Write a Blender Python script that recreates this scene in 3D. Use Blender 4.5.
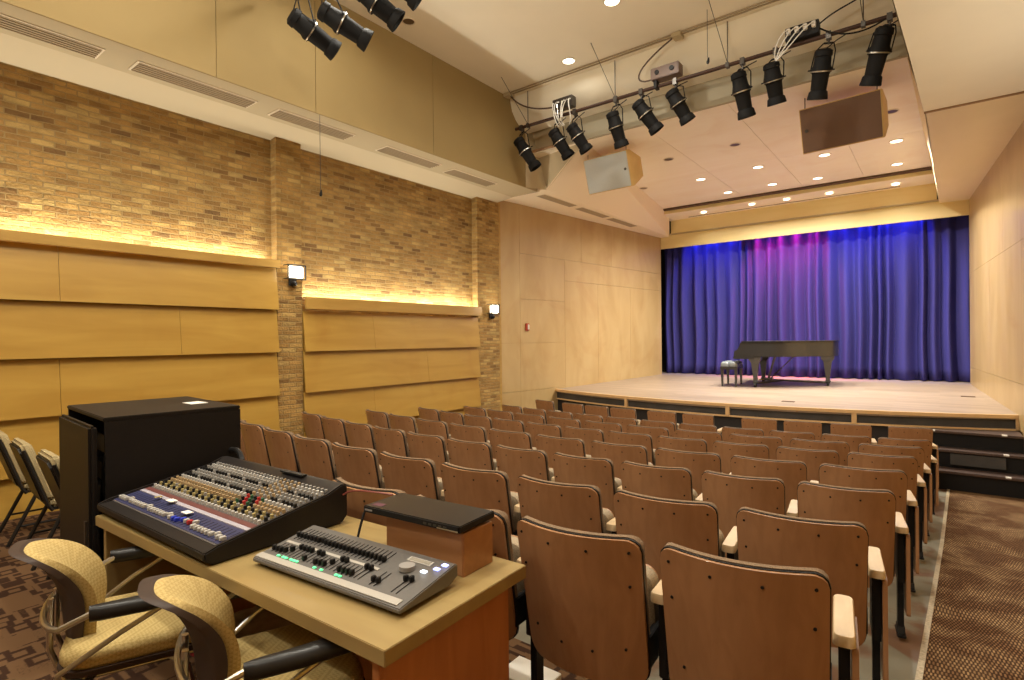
import bpy, bmesh, math, random
from mathutils import Vector, Matrix
from math import sin, cos, pi, radians, sqrt
random.seed(7)
sc = bpy.context.scene
COL = sc.collection
for o in list(bpy.data.objects): bpy.data.objects.remove(o)

# ------------------------------------------------------------------ camera, world, exposure, big lights
F, YAW, PITCH, ROLL, ZC = 551.94, radians(37.743), radians(.1104), radians(-.5642), 1.53
fw = Vector((-sin(YAW), cos(YAW), 0)); rt = Vector((cos(YAW), sin(YAW), 0)); up = Vector((0, 0, 1))
fw2 = cos(PITCH)*fw - sin(PITCH)*up; up2 = cos(PITCH)*up + sin(PITCH)*fw
r2 = cos(ROLL)*rt + sin(ROLL)*up2; u2 = cos(ROLL)*up2 - sin(ROLL)*rt
cam_d = bpy.data.cameras.new('camera'); cam = bpy.data.objects.new('camera', cam_d); COL.objects.link(cam)
cam_d.sensor_width = 36; cam_d.lens = F/1024*36; cam_d.clip_start = .02
M = Matrix((r2, u2, -fw2)).transposed().to_4x4(); M.translation = (0, 0, ZC)
cam.matrix_world = M; sc.camera = cam

world = bpy.data.worlds.new('world'); sc.world = world; world.use_nodes = True
world.node_tree.nodes['Background'].inputs[0].default_value = (1, .85, .65, 1)
world.node_tree.nodes['Background'].inputs[1].default_value = .05
sc.view_settings.view_transform = 'Standard'; sc.view_settings.look = 'None'
sc.view_settings.gamma = 1; sc.view_settings.use_curve_mapping = False
sc.view_settings.exposure = -.15
sc.cycles.max_bounces = 8; sc.cycles.diffuse_bounces = 6

WARM = (1, .945, .82); WARM2 = (1, .945, .81)
def light(name, typ, loc, energy, color=WARM, target=None, **kw):
    d = bpy.data.lights.new(name, typ); d.energy = energy; d.color = color
    for k, v in kw.items(): setattr(d, k, v)
    o = bpy.data.objects.new(name, d); COL.objects.link(o); o.location = loc
    if target is not None:
        o.rotation_euler = (Vector(target)-Vector(loc)).to_track_quat('-Z', 'Y').to_euler()
    return o
# house downlights over the seats (ceiling z 5.4)
HOUSE = [(-4.06, 6.6), (-2.95, 5.75)]
HOUSE_BACK = [(x, y) for y in (-2.2, -.2, 1.8) for x in (-4.4, -2.75, -1.1)] + [(-4.4, 3.4), (-1.1, 3.6), (-1.1, 5.2)]
for x, y in HOUSE + HOUSE_BACK:
    light('house_downlight_lamp', 'AREA', (x, y, 5.37), 5 if y > 6 else 50 if -4 < x < -2 else 26 if x < -4 else 36, WARM, shape='DISK', size=.16, spread=radians(165))
for x, y in ((-2.75, -2.2), (-2.75, -.2), (-2.75, 1.8), (-2.75, 3.5)):  # added mid-air fill lamps that brighten the house ceiling, no fixture there
    light('house_fill_lamp', 'POINT', (x, y, 4.7), 46, WARM2, shadow_soft_size=.12)
# stage ceiling downlights (z 4.62 / 4.5)
ZS, ZS2 = 4.62, 4.50
STAGE_LIT = [(-3.67, 10.83), (-2.59, 10.72), (-1.53, 10.74), (-.52, 10.71), (-2.66, 12.12), (-3.55, 12.18), (-1.86, 12.23), (-.58, 12.16)]
STAGE_OFF = [(-2.575, 9.23), (-3.69, 9.25), (-.50, 9.25), (-4.81, 10.7)]
STAGE_REAR = [(-4.42, 13.22), (-3.31, 13.13), (-2.60, 13.15), (-1.79, 13.18), (-.66, 13.24)]
for x, y in STAGE_LIT:
    light('stage_downlight_lamp', 'AREA', (x, y, ZS-.03), 80, WARM2, shape='DISK', size=.15, spread=radians(150))
for x, y in STAGE_REAR:
    light('stage_downlight_lamp', 'AREA', (x, y, ZS2-.03), 2, WARM2, shape='DISK', size=.15, spread=radians(130))
# coloured border lights hidden above the header, washing the curtain
BLUE = (.05, .08, 1.0); MAG = (1.0, .02, .24)
for x in (-4.95, -4.5, -4.05, -1.75, -1.3, -.85, -.4):
    light('blue_border_lamp', 'SPOT', (x, 13.86, 4.40), 185, BLUE, (x, 14.14, 1.8), spot_size=radians(72), spot_blend=1, shadow_soft_size=.06)
for x in (-3.4, -3.0, -2.6, -2.2):
    light('magenta_border_lamp', 'SPOT', (x, 13.86, 4.40), 700, MAG, (x, 14.16, 1.9), spot_size=radians(50), spot_blend=1, shadow_soft_size=.06)
    light('blue_border_lamp', 'SPOT', (x, 13.86, 4.40), 40, BLUE, (x, 14.14, 1.8), spot_size=radians(72), spot_blend=1, shadow_soft_size=.06)
# front wash from the light bar onto the curtain and the stage floor
light('stage_wash_lamp', 'SPOT', (-2.7, 7.3, 4.4), 130, (1, .9, .8), (-2.6, 12.4, .6), spot_size=radians(58), spot_blend=.8, shadow_soft_size=.3)
# cove strips lying on the wainscot ledge
for y, z, l_, e in ((.9, 2.475, 5.1, 54), (5.58, 2.06, 3.25, 46)):
    o = light('cove_strip_lamp', 'AREA', (-6.39, y, z), e, (1, .94, .80), shape='RECTANGLE', size=.06, size_y=l_)
    o.rotation_euler = (pi, 0, 0)

o = light('cove_strip_lamp', 'AREA', (.87, 2.6, 2.49), 60, (1, .90, .72), shape='RECTANGLE', size=.06, size_y=8.5)  # out of view, mirrored from the left wall, added to brighten the right soffit
o.rotation_euler = (pi, 0, 0)

# ------------------------------------------------------------------ materials
MATS = {}
def new_mat(name):
    m = bpy.data.materials.new(name); m.use_nodes = True; MATS[name] = m
    return m, m.node_tree.nodes, m.node_tree.links, m.node_tree.nodes['Principled BSDF']
def plain(name, col, rough=.5, metal=0, noise=.0, scale=20, emit=None, es=0, bump=0, stretch=(1, 1, 1), coat=0):
    m, N, L, b = new_mat(name)
    b.inputs['Roughness'].default_value = rough; b.inputs['Metallic'].default_value = metal
    b.inputs['Coat Weight'].default_value = coat
    if max(col) < .07 and not metal: b.inputs['Specular IOR Level'].default_value = .22
    if noise or bump:
        tc = N.new('ShaderNodeTexCoord'); mp = N.new('ShaderNodeMapping'); mp.inputs['Scale'].default_value = stretch
        L.new(tc.outputs['Object'], mp.inputs[0])
        nz = N.new('ShaderNodeTexNoise'); nz.inputs['Scale'].default_value = scale; nz.inputs['Detail'].default_value = 4
        L.new(mp.outputs[0], nz.inputs['Vector'])
        cr = N.new('ShaderNodeValToRGB')
        cr.color_ramp.elements[0].position = .3; cr.color_ramp.elements[1].position = .7
        cr.color_ramp.elements[0].color = tuple(c*(1-noise) for c in col)+(1,)
        cr.color_ramp.elements[1].color = tuple(min(1, c*(1+noise)) for c in col)+(1,)
        L.new(nz.outputs['Fac'], cr.inputs[0]); L.new(cr.outputs[0], b.inputs['Base Color'])
        if bump:
            bp = N.new('ShaderNodeBump'); bp.inputs['Strength'].default_value = bump; bp.inputs['Distance'].default_value = .01
            L.new(nz.outputs['Fac'], bp.inputs['Height']); L.new(bp.outputs[0], b.inputs['Normal'])
    else:
        b.inputs['Base Color'].default_value = tuple(col)+(1,)
    if emit:
        b.inputs['Emission Color'].default_value = tuple(emit)+(1,); b.inputs['Emission Strength'].default_value = es
    return m
def wood(name, c1, c2, rough=.35, scale=(1, 1, 6), s=3.0, coat=.1, blot=0):
    m, N, L, b = new_mat(name)
    tc = N.new('ShaderNodeTexCoord'); mp = N.new('ShaderNodeMapping'); mp.inputs['Scale'].default_value = scale
    L.new(tc.outputs['Object'], mp.inputs[0])
    nz = N.new('ShaderNodeTexNoise'); nz.inputs['Scale'].default_value = s; nz.inputs['Detail'].default_value = 7; nz.inputs['Distortion'].default_value = .8
    L.new(mp.outputs[0], nz.inputs['Vector'])
    cr = N.new('ShaderNodeValToRGB'); cr.color_ramp.elements[0].position = .32; cr.color_ramp.elements[1].position = .68
    cr.color_ramp.elements[0].color = c1+(1,); cr.color_ramp.elements[1].color = c2+(1,)
    L.new(nz.outputs['Fac'], cr.inputs[0])
    out = cr.outputs[0]
    if blot:
        n2 = N.new('ShaderNodeTexNoise'); n2.inputs['Scale'].default_value = .9; n2.inputs['Detail'].default_value = 3; n2.inputs['Distortion'].default_value = 1.6
        L.new(tc.outputs['Object'], n2.inputs['Vector'])
        r2_ = N.new('ShaderNodeValToRGB'); r2_.color_ramp.elements[0].position = .55; r2_.color_ramp.elements[1].position = .75
        L.new(n2.outputs['Fac'], r2_.inputs[0])
        mx = N.new('ShaderNodeMix'); mx.data_type = 'RGBA'; mx.blend_type = 'MULTIPLY'
        mm = N.new('ShaderNodeMath'); mm.operation = 'MULTIPLY'; mm.inputs[1].default_value = blot
        L.new(r2_.outputs[0], mm.inputs[0]); L.new(mm.outputs[0], mx.inputs[0])
        L.new(out, mx.inputs[6]); mx.inputs[7].default_value = (.75, .55, .38, 1); out = mx.outputs[2]
    L.new(out, b.inputs['Base Color']); b.inputs['Roughness'].default_value = rough; b.inputs['Coat Weight'].default_value = coat
    return m
def brick(name):
    m, N, L, b = new_mat(name)
    ge = N.new('ShaderNodeNewGeometry'); sp = N.new('ShaderNodeSeparateXYZ'); L.new(ge.outputs['Position'], sp.inputs[0])
    ad = N.new('ShaderNodeMath'); ad.operation = 'ADD'; L.new(sp.outputs[0], ad.inputs[0]); L.new(sp.outputs[1], ad.inputs[1])
    cb = N.new('ShaderNodeCombineXYZ'); L.new(ad.outputs[0], cb.inputs[0]); L.new(sp.outputs[2], cb.inputs[1])
    wn = N.new('ShaderNodeTexNoise'); wn.inputs['Scale'].default_value = 5; wn.inputs['Detail'].default_value = 3
    L.new(cb.outputs[0], wn.inputs['Vector'])
    vm = N.new('ShaderNodeVectorMath'); vm.operation = 'MULTIPLY_ADD'; L.new(wn.outputs['Color'], vm.inputs[0]); vm.inputs[1].default_value = (.035, .022, 0); L.new(cb.outputs[0], vm.inputs[2])
    bt = N.new('ShaderNodeTexBrick'); L.new(vm.outputs[0], bt.inputs['Vector'])
    bt.inputs['Scale'].default_value = 1; bt.inputs['Brick Width'].default_value = .175; bt.inputs['Row Height'].default_value = .054
    bt.inputs['Mortar Size'].default_value = .007; bt.inputs['Mortar Smooth'].default_value = .5; bt.inputs['Bias'].default_value = 0
    bt.inputs['Color1'].default_value = (.02, .02, .02, 1); bt.inputs['Color2'].default_value = (1, 1, 1, 1); bt.inputs['Mortar'].default_value = (.5, .5, .5, 1)
    cr = N.new('ShaderNodeValToRGB'); e = cr.color_ramp.elements
    e[0].position = 0; e[0].color = (.16, .082, .024, 1); e[1].position = 1; e[1].color = (.45, .30, .098, 1)
    for p, c in ((.08, (.24, .128, .034, 1)), (.25, (.32, .178, .048, 1)), (.75, (.40, .238, .068, 1))):
        x = e.new(p); x.color = c
    L.new(bt.outputs['Color'], cr.inputs[0])
    mp = N.new('ShaderNodeMapping'); mp.inputs['Scale'].default_value = (1, 2.2, 1); L.new(cb.outputs[0], mp.inputs[0])
    n2 = N.new('ShaderNodeTexNoise'); n2.inputs['Scale'].default_value = 3.2; n2.inputs['Detail'].default_value = 9; n2.inputs['Roughness'].default_value = .65; L.new(mp.outputs[0], n2.inputs['Vector'])
    mx = N.new('ShaderNodeMix'); mx.data_type = 'RGBA'; mx.blend_type = 'OVERLAY'; mx.inputs[0].default_value = 1
    L.new(cr.outputs[0], mx.inputs[6]); L.new(n2.outputs['Fac'], mx.inputs[7])
    m2 = N.new('ShaderNodeMix'); m2.data_type = 'RGBA'; L.new(bt.outputs['Fac'], m2.inputs[0])
    L.new(mx.outputs[2], m2.inputs[6]); m2.inputs[7].default_value = (.33, .22, .080, 1)
    L.new(m2.outputs[2], b.inputs['Base Color']); b.inputs['Roughness'].default_value = .9
    n3 = N.new('ShaderNodeTexNoise'); n3.inputs['Scale'].default_value = 40; n3.inputs['Detail'].default_value = 3; L.new(cb.outputs[0], n3.inputs['Vector'])
    s1 = N.new('ShaderNodeMath'); s1.operation = 'MULTIPLY_ADD'; L.new(bt.outputs['Fac'], s1.inputs[0]); s1.inputs[1].default_value = -1.0; L.new(n3.outputs['Fac'], s1.inputs[2])
    s2 = N.new('ShaderNodeMath'); s2.operation = 'MULTIPLY_ADD'; L.new(bt.outputs['Color'], s2.inputs[0]); s2.inputs[1].default_value = .6; L.new(s1.outputs[0], s2.inputs[2])
    bp = N.new('ShaderNodeBump'); bp.inputs['Strength'].default_value = .8; bp.inputs['Distance'].default_value = .02
    L.new(s2.outputs[0], bp.inputs['Height']); L.new(bp.outputs[0], b.inputs['Normal'])
    return m
def carpet_dash(name):
    # brown carpet woven with wavy rows of small light dashes
    m, N, L, b = new_mat(name)
    ge = N.new('ShaderNodeNewGeometry')
    nz = N.new('ShaderNodeTexNoise'); nz.inputs['Scale'].default_value = 2.2; nz.inputs['Detail'].default_value = 1
    L.new(ge.outputs['Position'], nz.inputs['Vector'])
    va = N.new('ShaderNodeVectorMath'); va.operation = 'MULTIPLY_ADD'; L.new(nz.outputs['Color'], va.inputs[0]); va.inputs[1].default_value = (.0, .34, 0); L.new(ge.outputs['Position'], va.inputs[2])
    bt = N.new('ShaderNodeTexBrick'); L.new(va.outputs[0], bt.inputs['Vector'])
    bt.inputs['Scale'].default_value = 1; bt.inputs['Brick Width'].default_value = .017; bt.inputs['Row Height'].default_value = .036
    bt.inputs['Mortar Size'].default_value = .0055; bt.inputs['Mortar Smooth'].default_value = .4
    bt.inputs['Color1'].default_value = (.42, .275, .14, 1); bt.inputs['Color2'].default_value = (.24, .145, .072, 1); bt.inputs['Mortar'].default_value = (.075, .040, .02, 1)
    n2 = N.new('ShaderNodeTexNoise'); n2.inputs['Scale'].default_value = 4; n2.inputs['Detail'].default_value = 2; L.new(va.outputs[0], n2.inputs['Vector'])
    cr = N.new('ShaderNodeValToRGB'); cr.color_ramp.elements[0].position = .42; cr.color_ramp.elements[1].position = .6
    L.new(n2.outputs['Fac'], cr.inputs[0])
    mx = N.new('ShaderNodeMix'); mx.data_type = 'RGBA'; L.new(cr.outputs[0], mx.inputs[0])
    mx2 = N.new('ShaderNodeMix'); mx2.data_type = 'RGBA'; mx2.blend_type = 'MULTIPLY'; mx2.inputs[0].default_value = 1
    L.new(bt.outputs['Color'], mx2.inputs[6]); mx2.inputs[7].default_value = (.55, .45, .4, 1)
    L.new(mx2.outputs[2], mx.inputs[6]); L.new(bt.outputs['Color'], mx.inputs[7])
    L.new(mx.outputs[2], b.inputs['Base Color']); b.inputs['Roughness'].default_value = .95; b.inputs['Specular IOR Level'].default_value = .1
    return m
def carpet_maze(name):
    # dark brown carpet with large angular tan figures
    m, N, L, b = new_mat(name)
    ge = N.new('ShaderNodeNewGeometry')
    v = N.new('ShaderNodeTexVoronoi'); v.distance = 'CHEBYCHEV'; v.feature = 'F1'; v.inputs['Scale'].default_value = 8; v.inputs['Randomness'].default_value = .8
    L.new(ge.outputs['Position'], v.inputs['Vector'])
    w = N.new('ShaderNodeMath'); w.operation = 'MULTIPLY'; w.inputs[1].default_value = 15; L.new(v.outputs['Distance'], w.inputs[0])
    s = N.new('ShaderNodeMath'); s.operation = 'SINE'; L.new(w.outputs[0], s.inputs[0])
    n = N.new('ShaderNodeTexNoise'); n.inputs['Scale'].default_value = 90; L.new(ge.outputs['Position'], n.inputs['Vector'])
    a = N.new('ShaderNodeMath'); a.operation = 'MULTIPLY_ADD'; L.new(n.outputs['Fac'], a.inputs[0]); a.inputs[1].default_value = 1.2; L.new(s.outputs[0], a.inputs[2])
    cr = N.new('ShaderNodeValToRGB'); e = cr.color_ramp.elements
    e[0].position = .25; e[0].color = (.045, .022, .013, 1); e[1].position = .95; e[1].color = (.15, .082, .04, 1)
    L.new(a.outputs[0], cr.inputs[0]); L.new(cr.outputs[0], b.inputs['Base Color']); b.inputs['Roughness'].default_value = .95; b.inputs['Specular IOR Level'].default_value = .1
    return m
def boards(name):
    m, N, L, b = new_mat(name)
    ge = N.new('ShaderNodeNewGeometry')
    bt = N.new('ShaderNodeTexBrick'); L.new(ge.outputs['Position'], bt.inputs['Vector'])
    bt.inputs['Scale'].default_value = 1; bt.inputs['Brick Width'].default_value = 1.1; bt.inputs['Row Height'].default_value = .085
    bt.inputs['Mortar Size'].default_value = .0015
    bt.inputs['Color1'].default_value = (.36, .275, .21, 1); bt.inputs['Color2'].default_value = (.275, .205, .15, 1); bt.inputs['Mortar'].default_value = (.30, .2, .12, 1)
    mp = N.new('ShaderNodeMapping'); mp.inputs['Scale'].default_value = (.5, 5, 1); L.new(ge.outputs['Position'], mp.inputs[0])
    n = N.new('ShaderNodeTexNoise'); n.inputs['Scale'].default_value = 2; n.inputs['Detail'].default_value = 5; L.new(mp.outputs[0], n.inputs['Vector'])
    mx = N.new('ShaderNodeMix'); mx.data_type = 'RGBA'; mx.blend_type = 'OVERLAY'; mx.inputs[0].default_value = .35
    L.new(bt.outputs['Color'], mx.inputs[6]); L.new(n.outputs['Fac'], mx.inputs[7])
    L.new(mx.outputs[2], b.inputs['Base Color']); b.inputs['Roughness'].default_value = .38
    return m
def concrete(name):
    m, N, L, b = new_mat(name)
    ge = N.new('ShaderNodeNewGeometry')
    n = N.new('ShaderNodeTexNoise'); n.inputs['Scale'].default_value = 1.8; n.inputs['Detail'].default_value = 6; n.inputs['Distortion'].default_value = .6; L.new(ge.outputs['Position'], n.inputs['Vector'])
    cr = N.new('ShaderNodeValToRGB'); e = cr.color_ramp.elements
    e[0].position = .50; e[0].color = (.215, .20, .15, 1); e[1].position = .56; e[1].color = (.165, .09, .052, 1)  # brown stop paints reddish seat shadows as noise patches on the grey
    L.new(n.outputs['Fac'], cr.inputs[0]); L.new(cr.outputs[0], b.inputs['Base Color']); b.inputs['Roughness'].default_value = .45
    return m
def fabric(name, col, col2, scale=180, rough=.95):
    m, N, L, b = new_mat(name)
    tc = N.new('ShaderNodeTexCoord'); v = N.new('ShaderNodeTexVoronoi'); v.inputs['Scale'].default_value = scale
    L.new(tc.outputs['Object'], v.inputs['Vector'])
    cr = N.new('ShaderNodeValToRGB'); cr.color_ramp.elements[0].color = col2+(1,); cr.color_ramp.elements[1].color = col+(1,)
    cr.color_ramp.elements[0].position = .1; cr.color_ramp.elements[1].position = .6
    L.new(v.outputs['Distance'], cr.inputs[0]); L.new(cr.outputs[0], b.inputs['Base Color'])
    b.inputs['Roughness'].default_value = rough; b.inputs['Specular IOR Level'].default_value = .2
    return m
def diamond_fabric(name, c1, c2, s=55):
    m, N, L, b = new_mat(name)
    tc = N.new('ShaderNodeTexCoord'); mp = N.new('ShaderNodeMapping'); mp.inputs['Rotation'].default_value = (.6, .5, radians(45)); mp.inputs['Scale'].default_value = (s, s, s)
    L.new(tc.outputs['Object'], mp.inputs[0])
    ck = N.new('ShaderNodeTexChecker'); ck.inputs['Scale'].default_value = 1; ck.inputs['Color1'].default_value = c1+(1,); ck.inputs['Color2'].default_value = c2+(1,)
    L.new(mp.outputs[0], ck.inputs['Vector']); L.new(ck.outputs[0], b.inputs['Base Color']); b.inputs['Roughness'].default_value = .9
    return m

maple_w = wood('maple_wainscot', (.40, .225, .040), (.475, .288, .058), .32, (1, .35, 3), 2.2, .2, .35)
maple_s = wood('maple_stage_wall', (.43, .29, .125), (.50, .355, .17), .36, (1, 1, .35), 2.2, .15, .35)
maple_e = wood('maple_edge', (.66, .43, .20), (.74, .50, .26), .4, (1, 1, 1), 5)
maple_cap = wood('maple_ledge', (.40, .23, .05), (.47, .285, .07), .4, (1, .4, 3), 4)
desk_m = wood('desk_maple', (.295, .20, .076), (.345, .245, .096), .35, (.5, 4, 4), 3, .2)
desk_red = wood('desk_cherry', (.40, .145, .045), (.50, .20, .07), .35, (4, 4, .6), 3, .2)
ply = wood('seat_plywood', (.30, .146, .063), (.37, .188, .086), .42, (5, 5, .8), 4, .15)
armw = wood('armrest_maple', (.52, .37, .20), (.60, .445, .26), .4, (4, 1, 4), 5, .1)
box_m = wood('box_cherry', (.33, .15, .06), (.40, .19, .08), .4, (1, 4, 4), 4)
brick_m = brick('old_common_brick')
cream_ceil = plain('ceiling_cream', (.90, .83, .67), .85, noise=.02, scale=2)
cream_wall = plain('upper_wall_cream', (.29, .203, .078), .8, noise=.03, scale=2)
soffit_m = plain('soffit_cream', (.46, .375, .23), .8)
cove_m = plain('cream_lit', (.56, .465, .30), .8)  # lit copy of the soffit cream, brightness near the wall put into the colour
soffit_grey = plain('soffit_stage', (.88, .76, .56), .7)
peach = wood('stage_ceiling_veneer', (.93, .83, .66), (.96, .88, .73), .45, (.3, 2, 1), 1.6, .05, .2)
fascia_m = plain('fascia_shaded', (.44, .39, .28), .8)  # grey-olive shade on the fascia is put into its base colour
header_m = wood('header_veneer', (.74, .61, .29), (.80, .67, .35), .5, (.3, 1, 2), 2)
veneer_l = wood('soffit_veneer', (.80, .66, .40), (.86, .72, .46), .45, (1, .3, 2), 2, .05)
dark_slot = plain('slot_dark', (.10, .055, .03), .8)
vent_m = plain('vent_taupe', (.36, .28, .17), .6)
vent_f = plain('vent_frame_cream', (.74, .64, .47), .6)
black = plain('black_paint', (.012, .011, .011), .45)
black_matte = plain('black_matte', (.006, .0055, .0055), .7)
black_sat = plain('black_satin', (.02, .018, .017), .3)
gear_black = plain('mixer_black', (.016, .013, .012), .42, noise=.15, scale=200)
rack_m = plain('rack_black', (.010, .008, .0075), .5, noise=.1, scale=60)
steel = plain('steel_tube', (.55, .52, .47), .28, 1)
dsteel = plain('dark_steel', (.10, .09, .08), .4, .8)
chrome = plain('chrome', (.8, .78, .74), .15, 1)
fab_grey = fabric('seat_fabric_taupe', (.36, .29, .20), (.22, .17, .11), 220)
fab_back = fabric('back_fabric_brown', (.23, .155, .095), (.13, .085, .05), 240)
yellow_f = diamond_fabric('task_chair_fabric', (.50, .37, .145), (.40, .285, .10), 105)
brown_shell = plain('task_chair_shell', (.055, .036, .028), .5)
fab_stack = fabric('stack_chair_fabric', (.38, .30, .16), (.25, .185, .09), 220)
shell_black = plain('stack_chair_shell', (.018, .015, .013), .4)
carpet_a = carpet_dash('aisle_carpet'); carpet_b = carpet_maze('rear_carpet')
conc = concrete('painted_concrete'); boards_m = boards('stage_boards')
panel_dk = plain('stage_front_panel', (.062, .058, .055), .4, noise=.15, scale=6)
lower_dk = plain('stage_lower_front', (.030, .027, .027), .6)
step_top = plain('step_tread', (.075, .048, .04), .35, noise=.2, scale=25)
step_r = plain('step_riser', (.010, .009, .009), .6)
curtain_m = fabric('curtain_velour', (.046, .042, .19), (.034, .031, .15), 400)
piano_m = plain('piano_ebony', (.020, .020, .021), .3, coat=.3)
piano_m.node_tree.nodes['Principled BSDF'].inputs['Specular IOR Level'].default_value = .7
brass = plain('brass', (.75, .5, .18), .25, 1)
speaker_g = plain('speaker_grille_brown', (.16, .085, .048), .7, noise=.1, scale=150)
speaker_l = plain('speaker_grille_reflection', (.52, .53, .50), .6, noise=.06, scale=150)  # light-grey reflection on the left grille put into its base colour
speaker_w = wood('speaker_cabinet_wood', (.62, .42, .14), (.70, .49, .19), .5, (1, 1, 1), 4)
lamp_on = plain('lamp_diffuser', (1, .95, .85), .5, emit=(1, .92, .76), es=4.0)
lamp_ring = plain('lamp_ring', (.75, .66, .5), .5)
lamp_off = plain('lamp_reflector', (.18, .12, .07), .3, .6)
sconce_g = plain('sconce_glass', (1, .95, .85), .5, emit=(1, .88, .66), es=2.4)
red_m = plain('alarm_red', (.42, .05, .02), .4)
white_pl = plain('white_plastic', (.75, .72, .66), .4)
grey_panel = plain('console_grey', (.115, .105, .095), .45, noise=.06, scale=90)
silver_panel = plain('console_silver', (.46, .43, .385), .35, .2)
navy = plain('mixer_navy', (.028, .030, .085), .45)
mixgrey = plain('mixer_face', (.085, .075, .07), .5)
mixstrip = plain('mixer_scribble_strip', (.36, .33, .37), .5)
mixred = plain('mixer_red_band', (.12, .035, .03), .5)
k_white = plain('knob_white', (.46, .44, .41), .4); k_black = plain('knob_black', (.015, .014, .014), .4)
k_tan = plain('knob_tan', (.36, .25, .13), .4); k_yel = plain('knob_yellow', (.34, .27, .11), .4)
k_grey = plain('knob_grey', (.28, .265, .245), .4); k_red = plain('knob_red', (.42, .03, .03), .4)
k_blue = plain('knob_blue', (.03, .05, .45), .4); k_green = plain('knob_green', (.02, .09, .04), .4)
led_g = plain('led_green', (.2, .9, .5), .4, emit=(.10, .85, .30), es=.9)
led_b = plain('led_blue', (.4, .45, 1), .4, emit=(.45, .5, 1), es=2.0)
led_w = plain('led_white', (.9, .95, 1), .4, emit=(.8, .9, 1), es=1.6)
lcd_m = plain('lcd_window', (.30, .27, .22), .2)
plastic_wrap = plain('clear_wrap', (.42, .40, .37), .2, noise=.3, scale=14, bump=.6)
paper_m = plain('white_paper', (.78, .74, .66), .7)
lens_m = plain('lens_glass', (.25, .25, .26), .05, .3)
trim_metal = plain('edge_trim_metal', (.50, .42, .28), .4, .3, noise=.3, scale=60)

# ------------------------------------------------------------------ mesh helpers
class MB:
    def __init__(s): s.bm = bmesh.new(); s.mi = 0
    def _tag(s, faces):
        for f in faces: f.material_index = s.mi
    def box(s, x0, x1, y0, y1, z0, z1, M=None):
        c = [(x0, y0, z0), (x1, y0, z0), (x1, y1, z0), (x0, y1, z0), (x0, y0, z1), (x1, y0, z1), (x1, y1, z1), (x0, y1, z1)]
        v = [s.bm.verts.new(M @ Vector(p) if M else p) for p in c]
        s._tag([s.bm.faces.new([v[i] for i in q]) for q in ((3, 2, 1, 0), (4, 5, 6, 7), (0, 1, 5, 4), (1, 2, 6, 5), (2, 3, 7, 6), (3, 0, 4, 7))])
        return s
    def poly(s, pts):
        s._tag([s.bm.faces.new([s.bm.verts.new(p) for p in pts])]); return s
    def slab(s, pts, off):
        off = Vector(off)
        a = [s.bm.verts.new(p) for p in pts]; b = [s.bm.verts.new(Vector(p)+off) for p in pts]
        n = len(a); fs = [s.bm.faces.new(a), s.bm.faces.new(b[::-1])]
        for i in range(n): fs.append(s.bm.faces.new([a[i], b[i], b[(i+1) % n], a[(i+1) % n]]))
        s._tag(fs); return s
    def loft(s, rings, close=True, cap=True):
        R = [[s.bm.verts.new(p) for p in r] for r in rings]; fs = []
        n = len(R[0])
        for a, b in zip(R, R[1:]):
            for i in range(n if close else n-1):
                j = (i+1) % n; fs.append(s.bm.faces.new([a[i], a[j], b[j], b[i]]))
        if cap and close: fs += [s.bm.faces.new(R[0][::-1]), s.bm.faces.new(R[-1])]
        s._tag(fs); return s
    def cyl(s, p0, p1, r0, r1=None, n=12):
        return s.rev(p0, p1, [(0, r0), (1, r0 if r1 is None else r1)], n)
    def rev(s, p0, p1, prof, n=14):
        p0, p1 = Vector(p0), Vector(p1); d = p1-p0; q = d.to_track_quat('Z', 'Y')
        rings = []
        for t, r in prof:
            c = p0+d*t
            rings.append([c+q @ Vector((r*cos(2*pi*i/n), r*sin(2*pi*i/n), 0)) for i in range(n)])
        return s.loft(rings)
    def tube(s, pts, r, n=8):
        pts = [Vector(p) for p in pts]; rings = []; ref = None
        for i, p in enumerate(pts):
            t = (pts[min(i+1, len(pts)-1)]-pts[max(i-1, 0)]).normalized()
            if ref is None:
                ref = Vector((0, 0, 1)) if abs(t.z) < .9 else Vector((1, 0, 0))
            a = t.cross(ref).normalized(); bb = a.cross(t).normalized(); ref = bb
            rings.append([p+a*(r*cos(2*pi*k/n))+bb*(r*sin(2*pi*k/n)) for k in range(n)])
        return s.loft(rings)
    def sph(s, c, r, n=12, sz=1):
        rings = []
        for i in range(1, 8):
            a = pi*i/8; rings.append([(c[0]+r*sin(a)*cos(2*pi*k/n), c[1]+r*sin(a)*sin(2*pi*k/n), c[2]-r*sz*cos(a)) for k in range(n)])
        return s.loft(rings)
    def build(s, name, mats, parent=None, smooth=False, bevel=0, seg=2, angle=35):
        bm = s.bm
        bmesh.ops.remove_doubles(bm, verts=bm.verts, dist=1e-6)
        bmesh.ops.recalc_face_normals(bm, faces=bm.faces)
        if bevel:
            es = [e for e in bm.edges if len(e.link_faces) == 2 and e.calc_face_angle(0) > radians(40)]
            bmesh.ops.bevel(bm, geom=es, offset=bevel, segments=seg, affect='EDGES', clamp_overlap=True)
        me = bpy.data.meshes.new(name); bm.to_mesh(me); bm.free()
        if not isinstance(mats, (list, tuple)): mats = [mats]
        for m in mats: me.materials.append(m)
        if smooth or bevel:
            me.polygons.foreach_set('use_smooth', [True]*len(me.polygons))
            me.set_sharp_from_angle(angle=radians(angle))
        o = bpy.data.objects.new(name, me); COL.objects.link(o)
        if parent: o.parent = parent
        return o
def bez(p0, p1, p2, p3, n=12):
    P = [Vector(p) for p in (p0, p1, p2, p3)]; out = []
    for i in range(n+1):
        t = i/n; out.append(P[0]*(1-t)**3+P[1]*3*t*(1-t)**2+P[2]*3*t*t*(1-t)+P[3]*t**3)
    return out
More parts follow.
